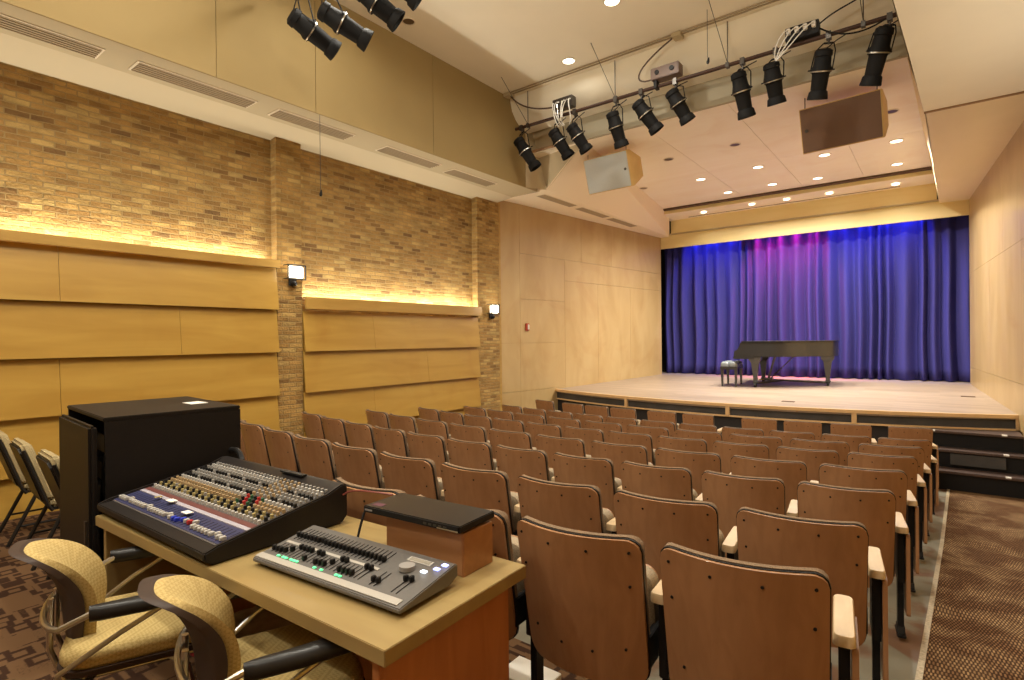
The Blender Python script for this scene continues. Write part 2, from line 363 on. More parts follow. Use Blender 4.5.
def rrect(x0, x1, y0, y1, r, n=5):
    out = []
    for cx, cy, a0 in ((x1-r, y1-r, 0), (x0+r, y1-r, 90), (x0+r, y0+r, 180), (x1-r, y0+r, 270)):
        for i in range(n+1):
            a = radians(a0+90*i/n); out.append((cx+r*cos(a), cy+r*sin(a)))
    return out
def thing(name, label, cat, loc=(0, 0, 0), rotz=0, group=None):
    o = bpy.data.objects.new(name, None); COL.objects.link(o); o.empty_display_size = .1
    o.location = loc; o.rotation_euler = (0, 0, rotz)
    return tag(o, label, cat, group)
def tag(o, label, cat, group=None):
    o['label'] = label; o['category'] = cat
    if group: o['group'] = group
    return o
def struct(o): o['kind'] = 'structure'; return o
def dup(root, label=None, loc=None, rotz=None, skip=()):
    r = root.copy(); COL.objects.link(r)
    if loc is not None: r.location = loc
    if rotz is not None: r.rotation_euler = (0, 0, rotz)
    if label: r['label'] = label
    for ch in list(root.children):
        if ch.name.split('.')[0] in skip: continue
        c = ch.copy(); COL.objects.link(c); c.parent = r
        for g in ch.children:
            d = g.copy(); COL.objects.link(d); d.parent = c
    return r
ORD = ['first', 'second', 'third', 'fourth', 'fifth', 'sixth', 'seventh', 'eighth', 'ninth', 'tenth', 'eleventh', 'twelfth']

# ------------------------------------------------------------------ floor
SL = .0777; ZB, ZF = .02, -.37
def floorz(y): return max(ZF, min(ZB, -SL*(y-1.62)))
YB, YF = 1.62-ZB/SL, 1.62-ZF/SL
def strip_floor(name, x0, x1, ys, mat, dz=0):
    m = MB()
    for a, b in zip(ys, ys[1:]):
        m.slab([(x0, a, floorz(a)+dz), (x1, a, floorz(a)+dz), (x1, b, floorz(b)+dz), (x0, b, floorz(b)+dz)], (0, 0, -.2))
    return struct(m.build(name, mat))
def ex(y): return -.19+.031*y
m = MB()
for a, b in ((2.3, YF), (YF, 9.9)):
    m.slab([(-6.7, a, floorz(a)), (ex(a), a, floorz(a)), (ex(b), b, floorz(b)), (-6.7, b, floorz(b))], (0, 0, -.2))
struct(m.build('floor', conc))
m = MB()
for a, b in ((-4.2, YB), (YB, 2.3), (2.3, YF), (YF, 9.9)):
    xa, xb = (.05 if a < 2.2 else ex(a)), (.05 if b < 2.2 else ex(b) if b > 2.4 else ex(2.3) if a > 2.2 else .05)
    m.slab([(xa, a, floorz(a)+.004), (1.3, a, floorz(a)+.004), (1.3, b, floorz(b)+.004), (xb, b, floorz(b)+.004)], (0, 0, -.2))
struct(m.build('floor_aisle', carpet_a))
strip_floor('floor_back', -6.7, .05, [-4.2, YB, 2.3], carpet_b, .004)
m = MB()
for a, b in ((2.3, YF), (YF, 8.85)):
    m.slab([(ex(a)-.014, a, floorz(a)-.002), (ex(a)+.014, a, floorz(a)-.002), (ex(b)+.014, b, floorz(b)-.002), (ex(b)-.014, b, floorz(b)-.002)], (0, 0, .012))
struct(m.build('trim_1', trim_metal))

# ------------------------------------------------------------------ left brick wall, piers, wainscot
struct(MB().box(-6.85, -6.47, -4.2, 8.0, -.6, 4.12).build('wall_left', brick_m))
m = MB(); m.box(-6.60, -6.345, 3.555, 3.885, -.4, 4.10)
struct(m.build('wall_left_pier', brick_m))
m = MB(); m.box(-6.60, -6.345, 7.235, 7.83, -.5, 4.10)
struct(m.build('wall_left_pier', brick_m))
ROWZ = [2.415, 1.905, 1.392, .873, .372, -.14]
def wainscot(y0, y1, nrow0, joints, ztop_cap, cap):
    base = struct(MB().box(-6.50, -6.37, y0, y1, -.4, ROWZ[nrow0]).build('wall_left_wainscot', maple_w))
    for i in range(nrow0, 5):
        zt, zb = ROWZ[i], ROWZ[i+1]
        ys = [y0]+[j for j in joints[i-nrow0] if y0 < j < y1]+[y1]
        for a, b in zip(ys, ys[1:]):
            g = .0016
            # lapped board: the lower edge stands out
            P = [(-6.345, a+g, zt), (-6.345, b-g, zt), (-6.285, b-g, zb+.006), (-6.285, a+g, zb+.006)]
            MB().slab(P, (-.022, 0, 0)).build('wall_panel', maple_w, base)
    m = MB(); m.slab([(-6.255, y0, ztop_cap-cap), (-6.255, y0, ztop_cap), (-6.345, y0, ztop_cap), (-6.345, y0, ztop_cap-.02), (-6.29, y0, ztop_cap-.02), (-6.29, y0, ztop_cap-cap)], (0, y1-y0, 0))
    m.build('ledge_cap', maple_cap, base)
wainscot(-4.2, 3.545, 0, [[-2.4, 1.45], [-1, 2.46], [-2.4, 1.45], [-1, 2.46], [0]], 2.50, .09)
wainscot(3.89, 7.23, 1, [[4.98], [6.01], [4.98], [5.5]], 2.085, .15)
# timber post between brick and the maple stage wall
struct(MB().box(-6.52, -6.40, 7.83, 7.95, -.5, 4.12).build('trim_2', maple_cap))

# ------------------------------------------------------------------ side soffits, upper walls, ceiling
XL, XR, ZSOF, ZCE = -5.42, -.12, 4.05, 5.40
# left soffit underside with a rounded inner edge
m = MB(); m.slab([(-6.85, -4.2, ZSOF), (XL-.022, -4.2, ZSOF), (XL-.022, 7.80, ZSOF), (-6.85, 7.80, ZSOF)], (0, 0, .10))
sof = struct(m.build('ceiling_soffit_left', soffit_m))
m = MB(); m.slab([(-6.85, -4.2, 3.955), (-5.98, -4.2, ZSOF+.001), (-5.98, -4.2, ZSOF+.03), (-6.85, -4.2, ZSOF+.03)], (0, 12.0, 0)); m.build('cove_strip', cove_m, sof)
seams = [-4.2, -.6, .8, 2.45, 3.51, 5.30, 7.42]
uw = struct(MB().box(XL-.10, XL-.02, -4.2, 7.42, ZSOF+.02, ZCE+.02).build('wall_left_upper', plain('seam_backing', (.30, .21, .10), .9)))  # backing sheet that shows at the seams between the panels
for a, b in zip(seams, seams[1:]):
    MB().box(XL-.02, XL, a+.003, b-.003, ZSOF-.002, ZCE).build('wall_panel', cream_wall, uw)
# facet turning in to the proscenium
m = MB()
A, B_, C_, D_, E_ = (XL, 7.42, ZCE), (XL, 7.42, ZSOF), (-5.38, 8.0, 4.12), (-4.38, 7.58, ZS), (-4.60, 7.50, ZCE)
m.poly([A, B_, C_]); m.poly([A, C_, D_]); m.poly([A, D_, E_])
struct(m.build('wall_left_facet', cove_m))
m = MB(); m.slab([(XR+.02, -4.2, ZSOF), (1.4, -4.2, ZSOF), (1.4, 7.83, ZSOF), (XR, 7.83, ZSOF), (-.20, 6.1, ZSOF), (-.26, 5.0, ZSOF), (-.27, 3.5, ZSOF)], (0, 0, .10))
struct(m.build('ceiling_soffit_right', cream_ceil))
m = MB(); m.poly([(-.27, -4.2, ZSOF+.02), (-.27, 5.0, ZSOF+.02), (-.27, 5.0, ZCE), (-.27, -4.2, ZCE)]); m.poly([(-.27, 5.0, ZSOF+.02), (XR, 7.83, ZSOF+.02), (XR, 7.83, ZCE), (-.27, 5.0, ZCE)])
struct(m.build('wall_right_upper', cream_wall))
struct(MB().box(-5.6, .2, -4.2, 7.06, ZCE, ZCE+.1).build('ceiling', cream_ceil))
# bulkhead between house ceiling and stage ceiling
m = MB(); prof = [(7.02, ZCE+.1), (7.02, 5.33), (7.06, 5.20), (7.16, 5.08), (7.30, 4.99), (7.50, 4.965), (7.50, ZCE+.1)]
m.slab([(-5.5, y, z) for y, z in prof], (5.45, 0, 0)); struct(m.build('ceiling_bulkhead', cream_ceil, smooth=True, angle=30))
struct(MB().box(-4.7, -.12, 7.50, 7.56, ZS, 5.2).build('ceiling_fascia', fascia_m))

# ------------------------------------------------------------------ stage shell
TL = math.tan(radians(7.15)); YC = 14.17; YSF = 8.0
def xl(y): return -6.45+TL*(y-7.9)
def xr(y): return .95-.0770*(y-7.8)
def stz(y): return .485+.0196*(y-9.3)
# left maple wall built of separate sheets with fine joints
back = MB(); back.slab([(xl(7.9)-.03, 7.9, -.5), (xl(13.75)-.03, 13.75, -.5), (xl(13.75)-.03, 13.75, 4.6), (xl(7.9)-.03, 7.9, 4.6)], (-.08, 0, 0))
wl = struct(back.build('wall_stage_left', plain('joint_backing', (.36, .22, .10), .9)))  # darker backing that shows through the joints of the sheets
def sheet(y0, y1, z0, z1):
    g = .0022
    MB().slab([(xl(y0+g), y0+g, z0+g), (xl(y1-g), y1-g, z0+g), (xl(y1-g), y1-g, z1-g), (xl(y0+g), y0+g, z1-g)], (-.025, 0, 0)).build('wall_panel', maple_s, wl)
for q in [(7.9, 8.50, -.5, .52), (7.9, 8.50, .52, 1.45), (7.9, 8.50, 1.45, 4.3), (8.50, 9.84, -.5, .52), (8.50, 9.84, .52, 1.45), (8.50, 9.84, 1.45, 2.30), (8.50, 9.84, 2.30, 3.18),
          (8.50, 10.41, 3.18, 4.3), (10.41, 11.53, 3.18, 4.3), (11.53, 13.75, 3.18, 4.3), (9.84, 13.75, 2.74, 3.18), (9.84, 11.0, .0, 2.74), (11.0, 12.3, .0, 2.74), (12.3, 13.75, .0, 2.74)]:
    sheet(*q)
wr = MB(); wr.slab([(xr(7.8), 7.8, -.5), (xr(13.8), 13.8, -.5), (xr(13.8), 13.8, 5), (xr(7.8), 7.8, 5)], (.1, 0, 0))
wrr = struct(wr.build('wall_stage_right', plain('joint_backing_right', (.36, .22, .10), .9)))  # backing board, darker than the sheets, visible at their joints
def rsheet(y0, y1, z0, z1):
    g = .0022
    MB().slab([(xr(y0+g)-.02, y0+g, z0+g), (xr(y1-g)-.02, y1-g, z0+g), (xr(y1-g)-.02, y1-g, z1-g), (xr(y0+g)-.02, y0+g, z1-g)], (.02, 0, 0)).build('wall_panel', maple_s, wrr)
for q in [(7.8, 9.3, -.5, .9), (9.3, 13.8, .3, .9), (7.8, 9.3, .9, 2.7), (9.3, 11.6, .9, 2.7), (11.6, 13.8, .9, 2.7), (7.8, 10.5, 2.7, 4.3), (10.5, 13.8, 2.7, 4.3)]: rsheet(*q)
# house right wall and rear wall (out of frame, they close the room)
struct(MB().box(1.0, 1.2, -4.2, 7.82, -.5, 4.12).build('wall_right', brick_m))
struct(MB().box(.93, .99, -4.2, 7.2, -.5, 2.47).build('wall_right_wainscot', maple_w))
struct(MB().box(-6.85, 1.3, -4.3, -4.15, -.3, 5.5).build('wall_back', cream_wall))
# soffits above the stage sides
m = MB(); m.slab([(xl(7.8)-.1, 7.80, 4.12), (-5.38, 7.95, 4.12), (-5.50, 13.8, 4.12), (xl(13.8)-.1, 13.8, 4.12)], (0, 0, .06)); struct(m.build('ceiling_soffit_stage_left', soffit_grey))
m = MB(); m.slab([(XR+.01, 7.83, 4.12), (xr(7.8)+.1, 7.83, 4.12), (xr(13.8)+.1, 13.8, 4.12), (.02, 13.8, 4.12)], (0, 0, .06)); struct(m.build('ceiling_soffit_stage_right', veneer_l))
struct(MB().box(-6.85, XL, 7.78, 7.82, ZSOF, 4.2).build('trim_3', soffit_grey))
struct(MB().box(XR, 1.3, 7.80, 7.84, ZSOF-.012, 4.2).build('trim_4', plain('brown_reveal', (.30, .17, .07), .7)))
m = MB(); m.poly([(-5.38, 7.95, 4.12), (-5.50, 13.8, 4.12), (-5.30, 13.3, ZS+.03), (-4.88, 10.75, ZS+.03), (-4.38, 7.58, ZS+.03)]); struct(m.build('wall_stage_left_upper', soffit_grey))
m = MB(); m.poly([(XR, 7.83, 4.12), (.02, 13.8, 4.12), (-.07, 13.8, ZS+.03), (-.27, 7.56, ZS+.03)]); struct(m.build('wall_stage_right_upper', veneer_l))
# stage ceiling sheets with joints
base = struct(MB().box(-5.6, .3, 7.52, 12.95, ZS+.03, ZS+.06).build('ceiling_stage', plain('ceiling_joint', (.40, .25, .14), .9)))
ysm = [7.56, 8.62, 10.42, 12.90]
for i, (a, b) in enumerate(zip([7.56, 10.42], [10.42, 12.90])):
    xs = [-5.55, -3.4, -2.2, -1.14, .25]
    for c, d in zip(xs, xs[1:]):
        MB().box(c+.003, d-.003, a+.003, b-.003, ZS, ZS+.03).build('ceiling_panel', peach, base)
# the lighting slot and the lower rear strip
st2 = struct(MB().box(-5.45, .15, 12.90, 13.74, ZS2+.012, ZS2+.05).build('ceiling_stage_rear', peach))
MB().box(-5.30, -.03, 12.72, 12.86, ZS-.035, ZS-.005).build('slot_recess', dark_slot, st2)
MB().box(-5.30, -.03, 12.86, 12.93, ZS2+.02, ZS-.002).build('slot_lip', header_m, st2)
MB().box(-4.9, -.6, 13.52, 13.545, ZS2+.006, ZS2+.014).build('light_groove', dark_slot, st2)
hd = struct(MB().box(-5.42, -.02, 13.70, 13.74, 4.19, ZS2+.05).build('ceiling_header', header_m))
MB().box(-5.50, .03, 13.68, 13.82, 4.165, 4.185).build('header_shelf', soffit_m, hd)
hd2 = struct(MB().box(-5.75, .6, 13.76, 13.82, 3.83, 4.16).build('ceiling_valance', header_m))
# dark stage house behind the curtain
struct(MB().box(-6.6, 1.6, 14.6, 14.7, -.4, 5.2).build('wall_stage_back', black_matte))

# ------------------------------------------------------------------ stage platform with a bowed front
AX, AY, AR = -2.75, 8.86+9.35, 9.35
def arcy(x): return AY-sqrt(AR*AR-(x-AX)**2)
NX = 40
xs = [-6.42+(.93+6.42)*i/NX for i in range(NX+1)]
m = MB()
for a, b in zip(xs, xs[1:]):
    m.slab([(a, arcy(a), stz(arcy(a))), (b, arcy(b), stz(arcy(b))), (b, 14.6, stz(14.6)), (a, 14.6, stz(14.6))], (0, 0, -.06))
stg = struct(m.build('floor_stage', boards_m))
def arc_band(x0, x1, dy0, dy1, z0, z1, n=16):
    m = MB(); q = [x0+(x1-x0)*i/n for i in range(n+1)]
    m.loft([[(x, arcy(x)+dy0, z0), (x, arcy(x)+dy0, z1), (x, arcy(x)+dy1, z1), (x, arcy(x)+dy1, z0)] for x in q]); return m
arc_band(-6.42, .93, -.02, .04, .445, .492, 40).build('stage_nosing', maple_e, stg)
arc_band(-6.42, .93, .0, .06, .285, .308, 40).build('stage_rail', maple_e, stg)
arc_band(-6.42, .93, .03, .10, .30, .46, 40).build('stage_front_panel', panel_dk, stg)
arc_band(-6.42, .93, .05, .12, -.45, .29, 40).build('stage_lower_panel', lower_dk, stg)
for px in (-6.37, -4.42, -2.62, -.95, .80):
    arc_band(px-.03, px+.03, -.012, .05, .30, .455, 2).build('stage_stile', maple_e, stg)
# steps at the right end
t = thing('stage_steps', 'black three-tread steps at the right end of the stage front', 'steps', (0, 0, 0))
for z, yf, yb in ((-.135, 8.56, 9.4), (.085, 8.80, 9.4), (.29, 9.02, 9.5)):
    MB().box(-.30, .80, yf+.03, yb, (z-.22 if z > -.1 else ZF), z-.03).build('riser', step_r, t)
    MB().box(-.32, .80, yf, yb, z-.03, z).build('tread', step_top, t, bevel=.006)
    for x in (-.1, .6):
        MB().box(x, x+.05, yf-.004, yf+.05, z-.012, z+.003).build('nosing_marker', white_pl, t)
tag(MB().box(.10, .62, 8.786, 8.80, -.09, .045).build('step_panel', panel_dk), 'dark rectangular plate on the riser of the stage steps', 'plate')
# floor pocket plates on the stage
for x, y, l in ((.36, 11.5, 'small brown floor plate on the stage near the right wall'), (-1.9, 9.6, 'tiny dark floor pocket near the stage front centre')):
    tag(MB().box(x-.09, x+.09, y-.05, y+.05, stz(y)+.001, stz(y)+.008).build('floor_plate', dark_slot), l, 'floor plate')

# ------------------------------------------------------------------ curtain
def curtain():
    m = MB(); n = 620; zt = 4.02; rows = 14
    X0, X1 = -5.80, .48
    rnd = random.Random(3); ph = 0; Y = []; wl_ = .2; amp = .06
    for i in range(n+1):
        ph += 2*pi*((X1-X0)/n)/wl_
        if ph > 2*pi: ph -= 2*pi; wl_ = rnd.choice((.12, .16, .22, .30, .38))*rnd.uniform(.85, 1.15); amp = rnd.uniform(.06, .14)
        Y.append((amp, ph))
    rings = []
    for j in range(rows+1):
        t = j/rows
        r = []
        for i in range(n+1):
            a, p = Y[i]; x = X0+(X1-X0)*i/n
            k = .35+.65*min(1, t*2.2)
            y = YC+a*k*cos(p)+.02*sin(3.1*x+5*t)
            zb = stz(y)+.015
            r.append((x+.02*sin(7*t+x*2)*t, y, zt+(zb-zt)*t))
        rings.append(r)
    m.loft(rings, close=False, cap=False)
    o = m.build('stage_curtain', curtain_m, smooth=True, angle=180)
    tag(o, 'pleated blue velour curtain closing off the back of the stage', 'curtain')
    md = o.modifiers.new('s', 'SOLIDIFY'); md.thickness = .006
curtain()

# ------------------------------------------------------------------ theater seats
def back_grid(w, zt, zb, y0, y1, shrink=0, c=.035, rc=.055, nx=14, nz=10, rec=.2, puff=0, rb=.06):
    # closed shell between two curved sheets; corners rounded, gently dished in plan
    hw = w/2-shrink; zt -= shrink; zb += shrink
    def ztop(u):
        d = hw-abs(u); return zt-(rc-sqrt(max(0, rc*rc-(rc-d)**2)) if d < rc else 0)
    def zbot(u):
        d = hw-abs(u); return zb+(rb-sqrt(max(0, rb*rb-(rb-d)**2)) if d < rb else 0)
    us = [-hw, -hw+.006, -hw+.018, -hw+.035, -hw+rc]+[-hw+rb+(2*hw-2*rb)*i/nx for i in range(nx+1)]+[hw-rc, hw-.035, hw-.018, hw-.006, hw]
    us = sorted(set(round(x, 5) for x in us))
    def sheet(yo, pf):
        G = []
        for j in range(nz+1):
            row = []
            for u in us:
                z = zbot(u)+(ztop(u)-zbot(u))*j/nz
                e = min(1, (hw-abs(u))/.06, (zt-z+.0)/.06, (z-zb)/.06); e = max(0, e)
                taper = 1-.03*(zt-z)/(zt-zb)
                y = yo-c*(1-(u/hw)**2)+rec*(zt-z)+pf*sqrt(e)
                row.append((u*taper, y, z))
            G.append(row)
        return G
    m = MB(); bm = m.bm
    Va = [[bm.verts.new(p) for p in r] for r in sheet(y0, 0)]
    Vb = [[bm.verts.new(p) for p in r] for r in sheet(y1, puff)]
    nu = len(us)
    for j in range(nz):
        for i in range(nu-1):
            bm.faces.new([Va[j][i], Va[j][i+1], Va[j+1][i+1], Va[j+1][i]]); bm.faces.new([Vb[j][i], Vb[j+1][i], Vb[j+1][i+1], Vb[j][i+1]])
    for i in range(nu-1):
        bm.faces.new([Va[0][i], Vb[0][i], Vb[0][i+1], Va[0][i+1]]); bm.faces.new([Va[nz][i], Va[nz][i+1], Vb[nz][i+1], Vb[nz][i]])
    for j in range(nz):
        bm.faces.new([Va[j][0], Va[j+1][0], Vb[j+1][0], Vb[j][0]]); bm.faces.new([Va[j][-1], Vb[j][-1], Vb[j+1][-1], Va[j+1][-1]])
    return m
HT = .832
def make_seat(w, front=False):
    c = .014 if front else .072; rc = .02 if front else .05
    t = thing('theater_seat', 'x', 'theater seat')
    m = back_grid(w, HT, .275, 0, .013, c=c, rc=rc)
    m.mi = 1
    hw = w/2
    for u, z in [(-hw*.86, HT-.045), (-hw*.3, HT-.05), (hw*.3, HT-.05), (hw*.86, HT-.045), (-hw*.84, HT-.17), (hw*.84, HT-.17), (-hw*.72, .42), (-hw*.25, .395), (hw*.25, .395), (hw*.72, .42)]:
        y = -c*(1-(u/hw)**2)+.2*(HT-z)
        m.cyl((u, y+.002, z), (u, y-.0025, z-.0005), .0052, n=8)
    m.build('backrest', [ply, black], t, smooth=True, angle=50)
    back_grid(w, HT, .275, .013, .024, shrink=-.003, c=c, rc=rc, nz=6).build('back_piping', black, t, smooth=True, angle=50)
    back_grid(w, HT+.006, .34, .022, .046, c=c, rc=rc, puff=.022, nz=8).build('back_cushion', fab_back, t, smooth=True, angle=60)
    # folded seat: padded pan standing on edge
    m = MB(); n = rrect(-hw+.012, hw-.012, .36, .655, .05)
    for k in range(1):
        m.loft([[(x*s_, yy+(z-.36)*-.18, .36+(z-.36)*s_) for x, z in n] for s_, yy in ((.93, .215), (.99, .222), (1, .24), (1, .285), (.98, .30))])
    m.build('seat_cushion', fab_grey, t, smooth=True, angle=50)
    m = MB(); n = rrect(-hw+.02, hw-.02, .365, .65, .05)
    m.loft([[(x, yy+(z-.36)*-.18, z) for x, z in n] for yy in (.30, .312)])
    m.build('seat_pan', ply, t, smooth=True, angle=40)
    for sd in ((-1, 1)):
        MB().box(sd*hw-.012-(.012 if sd > 0 else -.012), sd*hw+.012-(.012 if sd > 0 else -.012), .10, .25, .34, .46).build('hinge', black, t, bevel=.004)
    return t
def make_standard(t, x, end=0):
    m = MB(); m.box(x-.016, x+.016, .14, .32, .30, .585); m.box(x-.014, x+.014, .17, .235, .012, .32)
    m.box(x-.022, x+.022, .13, .275, 0, .010); m.slab([(x-.018, .15, .01), (x-.018, .255, .01), (x-.018, .235, .05), (x-.018, .17, .05)], (.036, 0, 0))
    m.build('standard', black, t, bevel=.004)
    m = MB(); r = rrect(x-.031, x+.031, .085, .395, .020)
    m.loft([[(px, py, z) for px, py in r] for z in (.592, .598)]+[[(x+(px-x)*.97, py, .620) for px, py in r]]+[[(x+(px-x)*.85, .24+(py-.24)*.985, .625) for px, py in r]])
    m.build('armrest', armw, t, smooth=True, angle=40)
    if end:
        m = MB(); r = rrect(.11, .36, .13, .58, .02)
        m.loft([[(x+end*xo, yy, zz) for yy, zz in r] for xo in (.02, .038)])
        m.build('end_panel', ply, t, smooth=True, angle=40)
PROTO = {}
def proto(w, kind):
    key = (w, kind)
    if key not in PROTO:
        t = make_seat(w, kind.startswith('front'))
        make_standard(t, w/2+.034, 1 if 'end' in kind else 0)
        if 'left' in kind: make_standard(t, -w/2-.034, -1)
        PROTO[key] = [t, False]
    return PROTO[key]
RC = (-2.8546, 20.126)
ROWS = [  # R, top z, spacing, theta of seat 0, first index, last index
    (18.50, -.689, .560, .0841, -2, 1, .495), (17.66, -.777, .591, -.1139, -2, 7, .505), (16.77, -.837, .536, -.1878, 0, 10, .468),
    (15.93, -.894, .583, -.1917, 0, 9, .505), (15.06, -.954, .529, -.2009, 0, 10, .468), (14.18, -1.023, .581, -.2097, 0, 9, .505), (13.26, -1.097, .532, -.2247, 0, 10, .468)]
ROWN = ['row nearest the sound desk', 'second row from the sound desk', 'third row from the sound desk', 'fourth row from the sound desk', 'fifth row from the sound desk', 'third row from the stage', 'second row from the stage']
def place(w, kind, loc, th, label, group):
    p = proto(w, kind)
    if not p[1]:
        p[1] = True; t = p[0]; t.location = loc; t.rotation_euler = (0, 0, th); t['label'] = label
    else:
        t = dup(p[0], label, loc, th)
    t['group'] = group
    return t
for ri, (R, h, S, t0, k0, k1, w) in enumerate(ROWS):
    for k in range(k0, k1+1):
        th = t0+(k*S+w/2)/R
        x, y = RC[0]+R*sin(th), RC[1]-R*cos(th)
        nth = k1-k
        pos = ('plywood-backed theater seat on the aisle' if nth == 0 else f'plywood-backed theater seat {ORD[nth]} in from the aisle' if k > k0 or ri == 0 else 'plywood-backed theater seat farthest from the aisle')
        kind = 'end' if k == k1 else ('left' if k == k0 and ri > 0 else 'mid')
        zt = ZC+h
        place(w, kind, (x, y, zt-HT), th, f'{pos}, {ROWN[ri]}', f'theater seats in the {ROWN[ri]}')
# front row: wider gaps between the seats
RF = 12.42
FX = [(-5.74, 0), (-5.09, 0), (-4.60, 0), (-4.11, 0), (-3.47, 0), (-2.93, 0), (-2.13, 0), (-1.62, 0), (-1.10, 0), (-.51, 1)]
for i, (x0, e) in enumerate(FX):
    w = .43; x = x0+.2375
    s_ = (x-RC[0])/RF; th = math.asin(s_)
    y = RC[1]-RF*cos(th)
    nth = len(FX)-1-i
    pos = 'square-topped theater seat on the aisle' if nth == 0 else ('square-topped theater seat farthest from the aisle' if i == 0 else f'square-topped theater seat {ORD[nth]} in from the aisle')
    place(w, 'front_end' if e else 'front', (x, y, .437-HT), th, f'{pos}, front row before the stage', 'theater seats in the front row')

# ------------------------------------------------------------------ piano and bench
PR = radians(6)
px0, py0 = -3.22, 11.40; pz = stz(py0+.4)
pn = thing('grand_piano', 'black grand piano on a wheeled dolly at centre stage', 'piano', (px0, py0, pz), PR)
OUT = [(.16, 0), (.62, 0)]+[(p.x, p.y) for p in bez((.62, 0, 0), (.98, 0, 0), (1.05, .30, 0), (1.34, .42, 0), 10)[1:]]+[(p.x, p.y) for p in bez((1.34, .42, 0), (1.66, .56, 0), (1.74, .98, 0), (1.62, 1.34, 0), 8)[1:]]+[(1.54, 1.42), (.16, 1.42)]
m = MB(); m.slab([(x, y, .60) for x, y in OUT], (0, 0, .285)); m.build('rim', piano_m, pn, bevel=.008)
m = MB(); m.slab([(x*1.01-(.05 if x < .2 else 0), .71+(y-.71)*1.02, .888) for x, y in OUT], (0, 0, .018)); m.build('lid', piano_m, pn, bevel=.005)
prof = [(.18, .60), (.18, .885), (.10, .885), (.075, .80), (.04, .735), (-.01, .715), (-.02, .66), (-.02, .60)]
m = MB(); m.slab([(x, 0, z) for x, z in prof], (0, 1.42, 0)); m.build('keyboard_lid', piano_m, pn, bevel=.006)
m = MB(); m.box(-.03, .34, -.004, 1.424, .555, .60); m.build('keybed', piano_m, pn, bevel=.006)
def pleg(x, y):
    m = MB()
    def sq(h, z): return [(x-h, y-h, z), (x+h, y-h, z), (x+h, y+h, z), (x-h, y+h, z)]
    m.loft([sq(a, z) for a, z in ((.11, .60), (.105, .54), (.075, .50), (.065, .46), (.036, .20), (.034, .12), (.046, .11), (.046, .085))])
    o = m.build('leg', piano_m, pn, bevel=.004)
    MB().cyl((x, y, .085), (x, y, .06), .02).build('ferrule', brass, o)
pleg(.34, .13); pleg(.34, 1.29); pleg(1.50, .86)
m = MB()
for y in (.64, .78): m.tube([(.62, y, .60), (.50, y, .14)], .014)
for y in (.66, .76): m.tube([(.95, y, .60), (.54, y, .14)], .008)
m.box(.43, .58, .58, .84, .10, .15); m.build('pedal_lyre', piano_m, pn)
for y in (.64, .71, .78): MB().box(.33, .44, y-.014, y+.014, .105, .115).build('pedal', brass, pn, bevel=.003)
m = MB(); tri = [(.34, .13), (.34, 1.29), (1.50, .86)]; cen = (.75, .78)
for x, y in tri:
    m.tube([(cen[0], cen[1], .10), (x, y, .075)], .02)
dl = m.build('dolly', dsteel, pn)
for x, y in tri:
    m = MB(); m.cyl((x-.02, y+.05, .038), (x+.02, y+.05, .038), .036); m.cyl((x-.02, y-.05, .038), (x+.02, y-.05, .038), .036); m.box(x-.035, x+.035, y-.07, y+.07, .065, .085); m.build('caster', black, dl)
pn.scale = (1.05, 1, 1)
bn = thing('piano_bench', 'black tufted piano bench in front of the keyboard', 'bench', (-3.38, 11.75, stz(11.7)), PR)
m = MB()
for i in range(3):
    for j in range(2):
        x0, y0 = -.16+.16*j, -.33+.22*i; n = rrect(x0, x0+.158, y0, y0+.218, .03, 3); cx, cy = x0+.08, y0+.11
        m.loft([[(cx+(x-cx)*s_, cy+(y-cy)*s_, z) for x, y in n] for s_, z in ((1, .40), (1, .455), (.85, .485), (.5, .50), (.12, .485))])
m.build('cushion', plain('bench_vinyl', (.17, .19, .20), .25), bn, smooth=True, angle=60)  # blue-grey reflection on the cushion is put into the vinyl colour
MB().box(-.165, .165, -.34, .34, .34, .40).build('apron', piano_m, bn, bevel=.006)
for sx in (-1, 1):
    for sy in (-1, 1):
        m = MB(); x, y = sx*.13, sy*.30
        m.loft([[(x-h, y-h, z), (x+h, y-h, z), (x+h, y+h, z), (x-h, y+h, z)] for h, z in ((.028, .35), (.024, .25), (.016, 0))]); m.build('leg', piano_m, bn)

# ------------------------------------------------------------------ hanging loudspeakers
def hang_speaker(cx, w, label, grille, yaw):
    t = thing('hanging_speaker', label, 'speaker', (cx, 8.0, 4.19), yaw)
    tl = Matrix.Rotation(radians(18), 4, 'X')
    h = .56
    def ring(y, k, z0, z1): return [(-w/2*k, y, z0), (w/2*k, y, z0), (w/2*k, y, z1), (-w/2*k, y, z1)]
    m = MB(); m.loft([[tl @ Vector(p) for p in r] for r in (ring(0, 1, -h/2, h/2), ring(.10, 1, -h/2, h/2), ring(.46, .97, -.17, .14), ring(.55, .86, -.08, .08))]); m.build('cabinet', speaker_w, t, bevel=.006)
    m = MB(); m.box(-w/2+.012, w/2-.012, -.012, .004, -h/2+.012, h/2-.012, tl); g = m.build('grille', grille, t, bevel=.004)
    m = MB(); m.cyl(tl @ Vector((-w*.42 if grille is speaker_g else w*.42, -.011, 0)), tl @ Vector((-w*.42 if grille is speaker_g else w*.42, -.017, 0)), .022, n=16); m.build('badge', dsteel, g)
    for sx in (-1, 1):
        p = tl @ Vector((sx*w*.44, .08, h/2))
        MB().tube([p, (p.x, p.y, ZS-4.19)], .006).build('hanger', dsteel, t)
    return t
hang_speaker(-4.22, .80, 'loudspeaker with grey reflection on its grille, in a wooden cabinet hanging at stage left wall', speaker_l, radians(-3))
hang_speaker(-.965, .90, 'brown-fronted loudspeaker hanging below the stage ceiling on the right', speaker_g, radians(-5))

